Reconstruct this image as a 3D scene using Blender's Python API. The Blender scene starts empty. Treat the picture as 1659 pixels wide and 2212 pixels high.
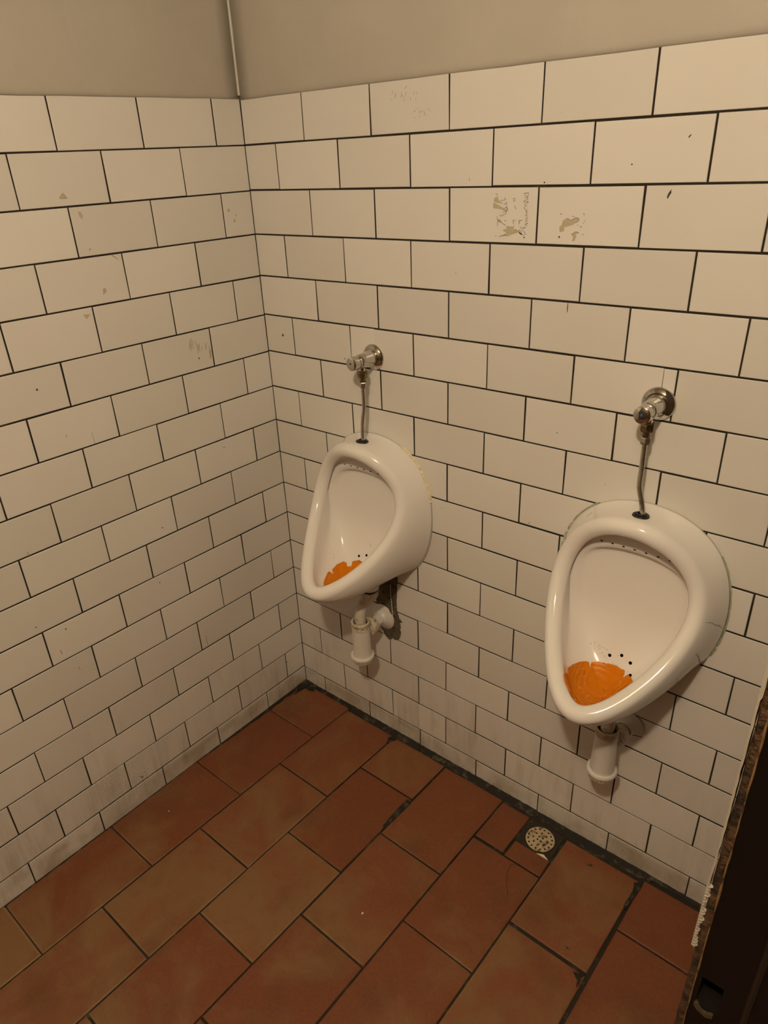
import bpy, bmesh, math, random
from math import sin, cos, pi, sqrt
from mathutils import Vector, Matrix, noise
from mathutils.bvhtree import BVHTree
from mathutils.geometry import delaunay_2d_cdt

S = bpy.context.scene
COL = S.collection
random.seed(7)

# ------------------------------------------------------------------ camera
cam_d = bpy.data.cameras.new('camera')
cam = bpy.data.objects.new('camera', cam_d)
COL.objects.link(cam)
RIGHT = Vector((0.770883, 0.635777, -0.039062))
DOWN = Vector((0.259726, -0.369729, -0.892100))
FWD = Vector((-0.581619, 0.677560, -0.450146))
CAMPOS = Vector((1.524109, -1.298056, 1.668868))
rot = Matrix((RIGHT, -DOWN, -FWD)).transposed()
cam.matrix_world = Matrix.Translation(CAMPOS) @ rot.to_4x4()
cam_d.sensor_fit = 'HORIZONTAL'
cam_d.sensor_width = 36.0
cam_d.lens = 36.0 * 1484.17 / 1659.0
cam_d.clip_start = 0.02
S.camera = cam

# ------------------------------------------------------------------ light
LAMP = (1.44, -1.60, 2.46)
ld = bpy.data.lights.new('lamp_glow', 'POINT')
ld.energy = 38.0
ld.color = (1.0, 0.805, 0.57)
ld.shadow_soft_size = 0.04
lamp_light = bpy.data.objects.new('lamp_glow', ld)
lamp_light.location = LAMP
COL.objects.link(lamp_light)
w = bpy.data.worlds.new('world')
S.world = w
w.use_nodes = True
w.node_tree.nodes['Background'].inputs[0].default_value = (0.02, 0.016, 0.011, 1)
w.node_tree.nodes['Background'].inputs[1].default_value = 0.3
S.view_settings.view_transform = 'Standard'
S.view_settings.look = 'None'
S.view_settings.gamma = 1.0
S.view_settings.use_curve_mapping = False
S.view_settings.exposure = 0.93

# ------------------------------------------------------------------ helpers
def obj(name, bm, mats, parent=None, smooth=False, loc=None):
    me = bpy.data.meshes.new(name)
    bm.normal_update()
    bm.to_mesh(me)
    bm.free()
    if not isinstance(mats, (list, tuple)):
        mats = [mats]
    for m in mats:
        me.materials.append(m)
    if smooth:
        for p in me.polygons:
            p.use_smooth = True
        if smooth != 'all':
            me.set_sharp_from_angle(angle=math.radians(38))
    o = bpy.data.objects.new(name, me)
    COL.objects.link(o)
    if parent:
        o.parent = parent
    if loc is not None:
        o.location = loc
    return o

def thing(name, label, cat, loc=(0, 0, 0), group=None):
    o = bpy.data.objects.new(name, None)
    o.empty_display_size = 0.05
    COL.objects.link(o)
    o.location = loc
    o['label'] = label
    o['category'] = cat
    if group:
        o['group'] = group
    return o

def tag(o, label, cat, group=None):
    o['label'] = label
    o['category'] = cat
    if group:
        o['group'] = group
    return o

def struct(name, bm, mats, label, cat, **k):
    o = obj(name, bm, mats, **k)
    o['kind'] = 'structure'
    o['label'] = label
    o['category'] = cat
    return o

def add_box(bm, lo, hi, mi=0):
    v = [bm.verts.new((x, y, z)) for z in (lo[2], hi[2]) for y in (lo[1], hi[1]) for x in (lo[0], hi[0])]
    for f in ((0, 2, 3, 1), (4, 5, 7, 6), (0, 1, 5, 4), (2, 6, 7, 3), (0, 4, 6, 2), (1, 3, 7, 5)):
        fc = bm.faces.new([v[i] for i in f])
        fc.material_index = mi
    return v

def frame(axis):
    a = Vector(axis).normalized()
    u = a.orthogonal().normalized()
    return a, u, a.cross(u)

def add_lathe(bm, prof, origin, axis, seg=40, mi=0, cap=True, sides=None):
    """prof: (radius, distance along axis)."""
    a, u, v = frame(axis)
    o = Vector(origin)
    rings = []
    for r, t in prof:
        if r < 1e-6:
            rings.append([bm.verts.new(o + a * t)])
        else:
            rings.append([bm.verts.new(o + a * t + (u * cos(2 * pi * i / seg) + v * sin(2 * pi * i / seg)) * r)
                          for i in range(seg)])
    for A, B in zip(rings, rings[1:]):
        for i in range(seg):
            j = (i + 1) % seg
            if len(A) == 1 and len(B) == 1:
                continue
            if len(A) == 1:
                f = bm.faces.new((A[0], B[j], B[i]))
            elif len(B) == 1:
                f = bm.faces.new((A[i], A[j], B[0]))
            else:
                f = bm.faces.new((A[i], A[j], B[j], B[i]))
            f.material_index = mi
    if cap:
        for R in (rings[0], rings[-1]):
            if len(R) > 1:
                f = bm.faces.new(R)
                f.material_index = mi
    bmesh.ops.recalc_face_normals(bm, faces=bm.faces[:])

def spline(pts, n=10):
    """Catmull-Rom through pts."""
    P = [Vector(p) for p in pts]
    P = [P[0] * 2 - P[1]] + P + [P[-1] * 2 - P[-2]]
    out = []
    for i in range(1, len(P) - 2):
        for k in range(n):
            t = k / n
            a, b, c, d = P[i - 1], P[i], P[i + 1], P[i + 2]
            out.append(0.5 * ((2 * b) + (c - a) * t + (2 * a - 5 * b + 4 * c - d) * t * t + (3 * b - a - 3 * c + d) * t ** 3))
    out.append(P[-2])
    return out

def add_tube(bm, path, rad, seg=16, mi=0, cap=True):
    n = len(path)
    rings = []
    prev = None
    for i, p in enumerate(path):
        p = Vector(p)
        t = (Vector(path[min(i + 1, n - 1)]) - Vector(path[max(i - 1, 0)])).normalized()
        if prev is None:
            u = t.orthogonal().normalized()
        else:
            u = (prev - t * prev.dot(t)).normalized()
        prev = u
        v = t.cross(u)
        r = rad[i] if isinstance(rad, (list, tuple)) else rad
        rings.append([bm.verts.new(p + (u * cos(2 * pi * k / seg) + v * sin(2 * pi * k / seg)) * r) for k in range(seg)])
    for A, B in zip(rings, rings[1:]):
        for k in range(seg):
            j = (k + 1) % seg
            bm.faces.new((A[k], A[j], B[j], B[k])).material_index = mi
    if cap:
        bm.faces.new(rings[0][::-1]).material_index = mi
        bm.faces.new(rings[-1]).material_index = mi
    bmesh.ops.recalc_face_normals(bm, faces=bm.faces[:])

# ------------------------------------------------------------------ materials
def new_mat(name):
    m = bpy.data.materials.new(name)
    m.use_nodes = True
    nt = m.node_tree
    return m, nt, nt.nodes['Principled BSDF']

def N(nt, typ, **kw):
    n = nt.nodes.new(typ)
    for k, v in kw.items():
        setattr(n, k, v)
    return n

def ramp(nt, src, stops, interp='LINEAR'):
    r = N(nt, 'ShaderNodeValToRGB')
    r.color_ramp.interpolation = interp
    el = r.color_ramp.elements
    while len(el) < len(stops):
        el.new(0.5)
    for e, (p, c) in zip(el, stops):
        e.position = p
        e.color = (c, c, c, 1) if isinstance(c, (int, float)) else (*c, 1)
    nt.links.new(src, r.inputs[0])
    return r.outputs[0]

def noise_tex(nt, scale, detail=4, rough=.55, vec=None, dist=0.0):
    n = N(nt, 'ShaderNodeTexNoise')
    n.inputs['Scale'].default_value = scale
    n.inputs['Detail'].default_value = detail
    n.inputs['Roughness'].default_value = rough
    n.inputs['Distortion'].default_value = dist
    if vec is not None:
        nt.links.new(vec, n.inputs['Vector'])
    return n.outputs[0]

def mapping(nt, src, scale=(1, 1, 1), loc=(0, 0, 0)):
    mp = N(nt, 'ShaderNodeMapping')
    mp.inputs['Scale'].default_value = scale
    mp.inputs['Location'].default_value = loc
    nt.links.new(src, mp.inputs[0])
    return mp.outputs[0]

def mix(nt, fac, a, b, mode='MIX'):
    m = N(nt, 'ShaderNodeMix', data_type='RGBA', blend_type=mode)
    for sock, v in ((m.inputs[0], fac), (m.inputs[6], a), (m.inputs[7], b)):
        if isinstance(v, (int, float)):
            sock.default_value = v
        elif isinstance(v, (tuple, list)):
            sock.default_value = (*v, 1) if len(v) == 3 else v
        else:
            nt.links.new(v, sock)
    return m.outputs[2]

def math_n(nt, op, a, b=None):
    m = N(nt, 'ShaderNodeMath', operation=op)
    for s, v in ((m.inputs[0], a), (m.inputs[1], b)):
        if v is None:
            continue
        if isinstance(v, (int, float)):
            s.default_value = v
        else:
            nt.links.new(v, s)
    return m.outputs[0]

def bump(nt, bs, h, strength=.2, dist=.002):
    b = N(nt, 'ShaderNodeBump')
    b.inputs['Strength'].default_value = strength
    b.inputs['Distance'].default_value = dist
    nt.links.new(h, b.inputs['Height'])
    nt.links.new(b.outputs[0], bs.inputs['Normal'])

def simple(name, col, rough=.4, metal=0.0, spots=None, bmp=None, coat=0.0):
    """Principled with object-space noise variation; spots=(scale, lo, hi, colour) mixes a second colour."""
    m, nt, bs = new_mat(name)
    tc = N(nt, 'ShaderNodeTexCoord')
    base = mix(nt, noise_tex(nt, 22, 3, vec=tc.outputs['Object']), tuple(c * .94 for c in col), tuple(min(1, c * 1.05) for c in col))
    if spots:
        sc, lo, hi, c2 = spots
        base = mix(nt, ramp(nt, noise_tex(nt, sc, 5, .65, tc.outputs['Object']), [(lo, 0), (hi, 1)]), base, c2)
    nt.links.new(base, bs.inputs['Base Color'])
    bs.inputs['Roughness'].default_value = rough
    bs.inputs['Metallic'].default_value = metal
    bs.inputs['Coat Weight'].default_value = coat
    if bmp:
        bump(nt, bs, noise_tex(nt, bmp[0], 5, .6, tc.outputs['Object']), bmp[1], bmp[2])
    return m

def wall_tile_mat():
    m, nt, bs = new_mat('white_glazed_tile')
    tc = N(nt, 'ShaderNodeTexCoord')
    P = tc.outputs['Object']
    at = N(nt, 'ShaderNodeAttribute', attribute_name='tint')
    base = mix(nt, at.outputs['Fac'], (.66, .645, .61), (.74, .725, .69))
    cloud = ramp(nt, noise_tex(nt, 4.5, 2, .5, P), [(.30, 0), (.90, 1)])
    base = mix(nt, math_n(nt, 'MULTIPLY', cloud, .15), base, (.52, .47, .37))
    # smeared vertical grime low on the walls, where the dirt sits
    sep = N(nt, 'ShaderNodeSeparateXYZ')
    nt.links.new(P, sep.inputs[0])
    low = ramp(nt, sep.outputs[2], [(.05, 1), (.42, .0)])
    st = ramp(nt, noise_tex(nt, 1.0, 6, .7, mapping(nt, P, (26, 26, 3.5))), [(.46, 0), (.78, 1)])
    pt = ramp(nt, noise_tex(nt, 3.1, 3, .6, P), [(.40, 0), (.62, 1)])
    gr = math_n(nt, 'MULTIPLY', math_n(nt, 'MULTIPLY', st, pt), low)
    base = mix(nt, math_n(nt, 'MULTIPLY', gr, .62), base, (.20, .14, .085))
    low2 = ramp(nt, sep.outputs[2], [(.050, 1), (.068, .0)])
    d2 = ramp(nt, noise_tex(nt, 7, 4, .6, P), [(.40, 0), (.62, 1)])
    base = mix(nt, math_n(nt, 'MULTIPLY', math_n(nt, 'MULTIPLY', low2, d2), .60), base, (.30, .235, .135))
    # fine dirt specks
    sp = ramp(nt, noise_tex(nt, 95, 2, .5, P), [(.775, 0), (.80, 1)])
    base = mix(nt, math_n(nt, 'MULTIPLY', sp, .35), base, (.22, .17, .11))
    nt.links.new(base, bs.inputs['Base Color'])
    bs.inputs['Roughness'].default_value = .22
    nt.links.new(ramp(nt, noise_tex(nt, 6, 2, .5, P), [(.3, .21), (.7, .27)]), bs.inputs['Roughness'])
    bs.inputs['Specular IOR Level'].default_value = .45
    return m

def floor_tile_mat():
    m, nt, bs = new_mat('terracotta_floor_tile')
    tc = N(nt, 'ShaderNodeTexCoord')
    P = tc.outputs['Object']
    at = N(nt, 'ShaderNodeAttribute', attribute_name='tint')
    uv = N(nt, 'ShaderNodeUVMap', uv_map='cell')
    base = mix(nt, at.outputs['Fac'], (.155, .045, .018), (.192, .063, .026))
    sepf = N(nt, 'ShaderNodeSeparateXYZ')
    nt.links.new(P, sepf.inputs[0])
    far = math_n(nt, 'MULTIPLY', math_n(nt, 'ADD', sepf.outputs[1], .62), -.26)
    n1 = ramp(nt, math_n(nt, 'ADD', math_n(nt, 'ADD', noise_tex(nt, 5.5, 4, .6, P, .6), far), math_n(nt, 'MULTIPLY', math_n(nt, 'SUBTRACT', at.outputs['Fac'], .5), .22)), [(.40, 0), (.66, 1)])
    base = mix(nt, math_n(nt, 'MULTIPLY', n1, .85), base, (.205, .114, .050))
    n2 = ramp(nt, noise_tex(nt, 8.5, 3, .55, mapping(nt, P, loc=(3, 7, 1))), [(.50, 0), (.70, 1)])
    base = mix(nt, math_n(nt, 'MULTIPLY', n2, .5), base, (.105, .042, .019))
    fine = noise_tex(nt, 130, 5, .7, P)
    base = mix(nt, ramp(nt, fine, [(.35, .0), (.75, .22)]), base, (.30, .17, .09))
    # worn, paler rim on every tile
    sx = N(nt, 'ShaderNodeSeparateXYZ')
    nt.links.new(uv.outputs[0], sx.inputs[0])
    ex = math_n(nt, 'MULTIPLY', math_n(nt, 'ABSOLUTE', math_n(nt, 'SUBTRACT', sx.outputs[0], .5)), .205)
    ey = math_n(nt, 'MULTIPLY', math_n(nt, 'ABSOLUTE', math_n(nt, 'SUBTRACT', sx.outputs[1], .5)), .305)
    dx = math_n(nt, 'SUBTRACT', .1025, ex)
    dy = math_n(nt, 'SUBTRACT', .1525, ey)
    d = math_n(nt, 'MINIMUM', dx, dy)
    rim = ramp(nt, math_n(nt, 'ADD', math_n(nt, 'MULTIPLY', d, 60.0), math_n(nt, 'MULTIPLY', noise_tex(nt, 25, 3, .6, P), .35)),
               [(.15, .55), (.60, 0)])
    base = mix(nt, math_n(nt, 'MULTIPLY', rim, math_n(nt, 'ADD', n1, .15)), base, (.34, .235, .12))
    nt.links.new(base, bs.inputs['Base Color'])
    nt.links.new(ramp(nt, fine, [(.3, .46), (.7, .62)]), bs.inputs['Roughness'])
    bs.inputs['Specular IOR Level'].default_value = .3
    bump(nt, bs, noise_tex(nt, 60, 6, .65, P), .25, .0012)
    return m

def plaster_mat():
    m, nt, bs = new_mat('grey_painted_plaster')
    tc = N(nt, 'ShaderNodeTexCoord')
    P = tc.outputs['Object']
    c = mix(nt, ramp(nt, noise_tex(nt, 4, 4, .6, P), [(.35, 0), (.7, 1)]), (.440, .412, .355), (.48, .452, .392))
    st = ramp(nt, noise_tex(nt, 1, 4, .6, mapping(nt, P, (30, 30, 4))), [(.58, 0), (.75, 1)])
    c = mix(nt, math_n(nt, 'MULTIPLY', st, .2), c, (.55, .52, .455))
    nt.links.new(c, bs.inputs['Base Color'])
    bs.inputs['Roughness'].default_value = .45
    bump(nt, bs, noise_tex(nt, 11, 5, .55, P), .35, .006)
    return m

M = {}
M['tile'] = wall_tile_mat()
M['floor_tile'] = floor_tile_mat()
M['plaster'] = plaster_mat()
M['grout'] = simple('dark_wall_grout', (.020, .0135, .0075), .9, spots=(14, .56, .74, (.075, .054, .028)))
M['floor_grout'] = simple('dark_floor_grout', (.022, .016, .009), .9, spots=(28, .55, .7, (.075, .066, .042)), bmp=(120, .5, .002))
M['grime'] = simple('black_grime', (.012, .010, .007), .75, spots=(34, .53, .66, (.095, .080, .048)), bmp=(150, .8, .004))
M['ceiling'] = simple('ceiling_paint', (.56, .49, .38), .9)
M['room_wall'] = simple('brown_back_room_wall', (.14, .10, .065), .7)
M['caulk'] = simple('pale_corner_caulk', (.60, .575, .51), .5)

def ceramic_mat():
    m, nt, bs = new_mat('white_ceramic')
    tc = N(nt, 'ShaderNodeTexCoord')
    c = mix(nt, noise_tex(nt, 9, 3, .5, tc.outputs['Object']), (.765, .75, .72), (.81, .795, .765))
    nt.links.new(c, bs.inputs['Base Color'])
    bs.inputs['Roughness'].default_value = .10
    bs.inputs['Specular IOR Level'].default_value = .5
    return m
M['ceramic'] = ceramic_mat()
M['hole'] = simple('black_hole_shade', (.003, .003, .0035), .9)  # near-black colour stands in for the shade inside the holes
M['hole'].node_tree.nodes['Principled BSDF'].inputs['Specular IOR Level'].default_value = .08
M['rubber'] = simple('black_rubber', (.010, .009, .008), .38)
M['chrome'] = simple('polished_chrome', (.62, .60, .56), .07, 1.0, spots=(45, .60, .75, (.40, .36, .29)))
M['pipe_chrome'] = simple('dull_chrome', (.62, .59, .52), .30, 1.0, spots=(70, .58, .75, (.34, .28, .19)))
M['brass'] = simple('tarnished_brass', (.36, .27, .15), .36, 1.0, spots=(160, .42, .62, (.11, .08, .045)))
M['plastic'] = simple('white_plastic', (.66, .64, .60), .34)
M['dirty_plastic'] = simple('yellowed_plastic', (.60, .54, .43), .42, spots=(130, .50, .66, (.22, .13, .055)))
M['stained_plastic'] = simple('rust_stained_plastic', (.60, .55, .47), .38, spots=(42, .52, .74, (.33, .20, .10)))
M['collar_plastic'] = simple('yellowish_collar_plastic', (.50, .43, .33), .45, spots=(70, .5, .7, (.34, .24, .14)))
M['blue_dot'] = simple('blue_dot', (.03, .12, .30), .3)
M['dark_dot'] = simple('dark_blue_dot', (.012, .02, .04), .3)
M['steel'] = simple('dirty_steel', (.56, .46, .30), .45, .25, spots=(75, .54, .66, (.12, .075, .035)))
M['drain_frame'] = simple('grimy_drain_frame', (.030, .022, .014), .7, .2, spots=(90, .6, .75, (.14, .105, .06)))
M['sealant'] = simple('yellowed_sealant', (.74, .67, .47), .3, spots=(100, .5, .7, (.84, .80, .68)))
M['green_sealant'] = simple('greenish_sealant', (.36, .38, .26), .35, spots=(60, .5, .7, (.55, .53, .42)))
M['crack'] = simple('hairline_crack', (.20, .155, .10), .7)
M['residue'] = simple('olive_sticker_residue', (.47, .42, .28), .6, spots=(120, .5, .7, (.54, .49, .36)))
M['ink'] = simple('dark_residue_edge', (.13, .105, .065), .7)
M['faint_ink'] = simple('faint_scratch', (.36, .30, .21), .6)
M['scuff'] = simple('grey_scuff', (.45, .39, .29), .6)
M['mark'] = simple('dark_mark', (.045, .035, .025), .6)
M['mortar'] = simple('rough_dark_mortar', (.125, .102, .064), .95, spots=(48, .46, .66, (.045, .035, .021)), bmp=(90, .9, .006))
M['dark_wood'] = simple('dark_stained_wood', (.0045, .0026, .0020), .5, spots=(30, .55, .8, (.007, .004, .003)))
M['dark_wood'].node_tree.nodes['Principled BSDF'].inputs['Specular IOR Level'].default_value = .25
M['line_wood'] = simple('dark_bead_wood', (.013, .008, .0045), .45)
M['worn_wood'] = simple('worn_brown_wood', (.075, .036, .013), .6, spots=(55, .42, .60, (.015, .008, .0045)), bmp=(110, .9, .006))
M['wood_highlight'] = simple('worn_wood_highlight', (.20, .12, .045), .55, spots=(80, .5, .65, (.06, .03, .012)))  # lighter worn wood, its yellow tone painting the jamb's edge highlight
M['white_paint'] = simple('white_paint_remnant', (.36, .32, .26), .6)
M['tarnished_lip'] = simple('tarnished_strike_lip', (.10, .08, .05), .45, .5, spots=(160, .45, .6, (.08, .06, .035)))
M['crumb'] = simple('white_crumb', (.75, .72, .64), .7)
M['hair'] = simple('dark_hair', (.02, .012, .008), .5)

def mat_orange():
    m, nt, bs = new_mat('orange_rubber_mat')
    tc = N(nt, 'ShaderNodeTexCoord')
    P = tc.outputs['Object']
    c = mix(nt, noise_tex(nt, 30, 3, .5, P), (.58, .165, .0010), (.66, .205, .0014))
    nt.links.new(c, bs.inputs['Base Color'])
    bs.inputs['Roughness'].default_value = .35
    bs.inputs['Specular IOR Level'].default_value = .15
    wv = N(nt, 'ShaderNodeTexWave', wave_type='RINGS')
    wv.inputs['Scale'].default_value = 42
    wv.inputs['Distortion'].default_value = 9
    wv.inputs['Detail Scale'].default_value = .6
    nt.links.new(P, wv.inputs[0])
    bump(nt, bs, wv.outputs['Fac'], .5, .0014)
    return m
M['orange'] = mat_orange()

def water_mat():
    m, nt, bs = new_mat('water')
    tc = N(nt, 'ShaderNodeTexCoord')
    nt.links.new(ramp(nt, noise_tex(nt, 40, 2, .5, tc.outputs['Object']), [(0, .05), (1, .10)]), bs.inputs['Roughness'])
    bs.inputs['Base Color'].default_value = (.90, .89, .86, 1)  # milky white stands in for the lamp's glint in clear drops
    bs.inputs['Specular IOR Level'].default_value = 1.0
    bs.inputs['Alpha'].default_value = .6
    return m
M['water'] = water_mat()

# ------------------------------------------------------------------ wall tiling
TW, TH = .2052, .1035
RLINE = {'R': {0: (1.8255, -.0065), 1: (1.728, -.0041), 2: (1.6245, -.0028), 3: (1.5182, -.0005), 4: (1.4135, .0017), 5: (1.3099, .0023), 6: (1.2071, .0026),
               7: (1.1034, .003), 8: (.9985, .004), 9: (.8955, .0042), 10: (.7925, .0044), 11: (.6885, .0046), 12: (.5855, .005),
               13: (.4815, .0052), 14: (.3762, .0056), 15: (.2717, .0063), 16: (.166, .0057), 17: (.0592, .0066), 18: (-.03, .006)},
         'L': {0: (1.8275, -.0205), 1: (1.7274, -.015), 2: (1.623, -.0124), 3: (1.5178, -.0072), 4: (1.4118, -.0006), 5: (1.3076, -.0003),
               6: (1.205, .0002), 7: (1.1024, -.0006), 8: (.9998, 0), 9: (.897, .0007), 10: (.7919, .0047), 11: (.6875, .009),
               12: (.5837, .0098), 13: (.4797, .0105), 14: (.3762, .011), 15: (.2724, .0115), 16: (.1686, .0117), 17: (.0649, .0116), 18: (-.03, .0116)}}
JOINTS = {'R': {1: [.213, .4194, .6259, .8305, 1.0329], 2: [.1119, .3182, .525, .7292, .9345, 1.1374], 3: [.2159, .4216, .6269, .8326, 1.0367, 1.2393],
                4: [.1112, .3176, .5226, .7278, .9331, 1.1385], 5: [.212, .418, .6255, .8299, 1.0359, 1.242],
                6: [.111, .3213, .524, .7294, .9335, 1.1382], 7: [.2075, .418, .6238, .8294, 1.0336, 1.2403], 8: [.107, .314, .521, .7274, .9328, 1.136],
                9: [.206, .414, .6225, .8281], 10: [.104, .312, .5215, .7286, .935], 11: [.205, .413, .6237, .8304], 12: [.102, .310, .5235, .7286, .935],
                13: [.203, .412, .6245, .832], 14: [.100, .309, .520, .730, .935], 15: [.2021, .4117, .6199, .8272, 1.0341, 1.2402],
                16: [.0989, .3075, .5175, .7247, .9323, 1.1379, 1.3425], 17: [.2013, .4117, .6196, .8273, 1.0342, 1.2424], 18: [.0995, .3080, .5205, .730, .938, 1.1445, 1.353]},
          'L': {1: [.0885, .2925, .4971], 2: [.1987, .4014, .6024], 3: [.0968, .3014, .5023], 4: [.1963, .3993, .6023], 5: [.0945, .2924, .4981, .7026],
                6: [.1925, .3941, .5999], 7: [.0931, .2968, .5009, .7042], 8: [.1935, .396, .599, .8042], 9: [.0916, .2968, .5004, .7045],
                10: [.1924, .396, .6007, .8068], 11: [.088, .2917, .4963, .702], 12: [.190, .395, .600, .8065], 13: [.086, .291, .497, .704],
                14: [.188, .393, .600, .8065], 15: [.084, .2905, .498, .705], 16: [.1849, .3909, .6001, .8064, 1.0067],
                17: [.0818, .2901, .4993, .7063, .9096], 18: [.183, .393, .602, .809, 1.012]}}

def tile_prism(bm, quad, inward, tint_l, t, up, depth=.0032, bev=.0012, jag=0.0):
    """quad: 4 corners on the finished face (ordered), inward: unit vector into the wall."""
    c = sum(quad, Vector()) / 4
    rings = []
    for ins, d in ((0, depth), (0, bev), (bev * .35, bev * .35), (bev, 0)):
        ring = []
        for k, q in enumerate(quad):
            e1 = (quad[(k + 1) % 4] - q).normalized()
            e2 = (quad[(k - 1) % 4] - q).normalized()
            ring.append(bm.verts.new(q + (e1 + e2) * ins + inward * d))
        rings.append(ring)
    faces = []
    for ri, (A, B) in enumerate(zip(rings, rings[1:])):
        for k in range(4):
            j = (k + 1) % 4
            f = bm.faces.new((A[k], A[j], B[j], B[k]))
            f.material_index = 1 if ri == 0 else 0                 # grouted flank below the glazed edge
            faces.append(f)
    faces.append(bm.faces.new(rings[-1]))
    for v in (v for r in rings for v in r):
        v[tint_l] = t
    return faces

def tiling(side, length, parent):
    bm = bmesh.new()
    tl = bm.verts.layers.float.new('tint')
    gap = .0037 if side == 'R' else .0034
    P = (lambda s, z, d: Vector((s, d, z))) if side == 'R' else (lambda s, z, d: Vector((d, -s, z)))
    inward = Vector((0, 1, 0)) if side == 'R' else Vector((-1, 0, 0))
    for r in range(1, 19):
        a0, b0 = RLINE[side][r - 1]
        a1, b1 = RLINE[side][r]
        js = list(JOINTS[side][r])
        while js[0] > TW + .03:
            js.insert(0, js[0] - TW)
        while js[-1] < length:
            js.append(js[-1] + TW)
        js[-1] = min(js[-1], length)
        thin = set()
        if side == 'R' and r == 6:
            js += [.4035, 1.113]
            thin = {.4035, 1.113}
        js = sorted(js)
        edges = [0.0] + js
        for s0, s1 in zip(edges, edges[1:]):
            if s1 - s0 < .004:
                continue
            g0 = .0006 if s0 in thin else (gap * random.uniform(.75, 1.1) if s0 > 0 else .0012)
            g1 = .0006 if s1 in thin else gap * random.uniform(.75, 1.1)
            gt = gap * random.uniform(.85, 1.1)
            gb = gap * random.uniform(.85, 1.1)
            if r == 1:
                gt = -.004
            A, B = s0 + g0 / 2, s1 - g1 / 2
            off = random.uniform(-.0003, .0004)
            q = []
            for s, (a, b), g in ((A, (a0, b0), -gt), (A, (a1, b1), gb), (B, (a1, b1), gb), (B, (a0, b0), -gt)):
                q.append(P(s + random.uniform(-.0004, .0004), a + b * s + g / 2 + random.uniform(-.0004, .0004), -off if side == 'R' else off))
            tilt = random.uniform(-.0004, .0004), random.uniform(-.0004, .0004)
            for k, v in enumerate(q):
                q[k] = v + inward * (tilt[0] * (1 if k in (0, 3) else -1) + tilt[1] * (1 if k < 2 else -1))
            if side == 'L':
                q = q[::-1]
            tile_prism(bm, q, inward, tl, random.random(), None)
    bmesh.ops.recalc_face_normals(bm, faces=bm.faces[:])
    o = obj('tiling', bm, [M['tile'], M['grout']], parent)
    # the grout bed the tiles sit in
    bm = bmesh.new()
    if side == 'R':
        add_box(bm, (-.002, .0023, -.03), (length, .006, 1.826))
    else:
        add_box(bm, (-.006, -length, -.03), (-.0023, .002, 1.826))
    obj('grout', bm, M['grout'], parent)
    return o

def plaster_wall(name, side, length, z0, z1, label):
    """Backing wall with a plaster upper part that stands proud of the tiles on a rounded lower edge."""
    bm = bmesh.new()
    prof = [(.10, -.03), (.0062, -.03), (.0062, None), (.0005, 0.0), (-.0016, .0012), (-.0034, .0042), (-.0046, .0085), (-.0050, .014), (-.0050, 'top'), (.10, 'top')]
    n = 48
    cols = []
    for i in range(n + 1):
        s = -.0 + length * i / n
        b = z0 + (-.0065 * s if side == 'R' else -.0205 * s) + .0012 * noise.noise(Vector((s * 23, 3, 1 if side == 'R' else 5)))
        cl = []
        for d, z in prof:
            zz = z1 if z == 'top' else (b if z is None else (z if z < -.01 else b + z))
            cl.append(bm.verts.new((s, d, zz) if side == 'R' else (-d, -s, zz)))
        cols.append(cl)
    m = len(prof)
    for A, B in zip(cols, cols[1:]):
        for k in range(m):
            j = (k + 1) % m
            bm.faces.new((A[k], A[j], B[j], B[k]))
    bm.faces.new(cols[0])
    bm.faces.new(cols[-1][::-1])
    bmesh.ops.recalc_face_normals(bm, faces=bm.faces[:])
    for f in bm.faces:
        f.smooth = abs(f.normal.z) < .95 and len(f.verts) == 4
    return struct(name, bm, M['plaster'], label, 'wall')

CEIL = 2.58
wl = plaster_wall('wall_left', 'L', 2.4, 1.828, CEIL, 'left wall, white brick-bond tiles under grey plaster, nothing mounted on it')
wr = plaster_wall('wall_right', 'R', 2.6, 1.826, CEIL, 'right wall of white brick-bond tiles carrying both urinals')
tiling('L', 2.3, wl)
tiling('R', 1.487, wr)

# pale caulk run up the plaster corner
bm = bmesh.new()
path = [(.0062 + .001 * noise.noise(Vector((0, 0, z * 9))), -.0062, z) for z in [1.835 + .025 * i for i in range(25)]]
add_tube(bm, path, [.0034 + .0010 * noise.noise(Vector((4, 2, p[2] * 14))) for p in path], 10)
obj('corner_caulk', bm, M['caulk'], wl, True)

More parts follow.
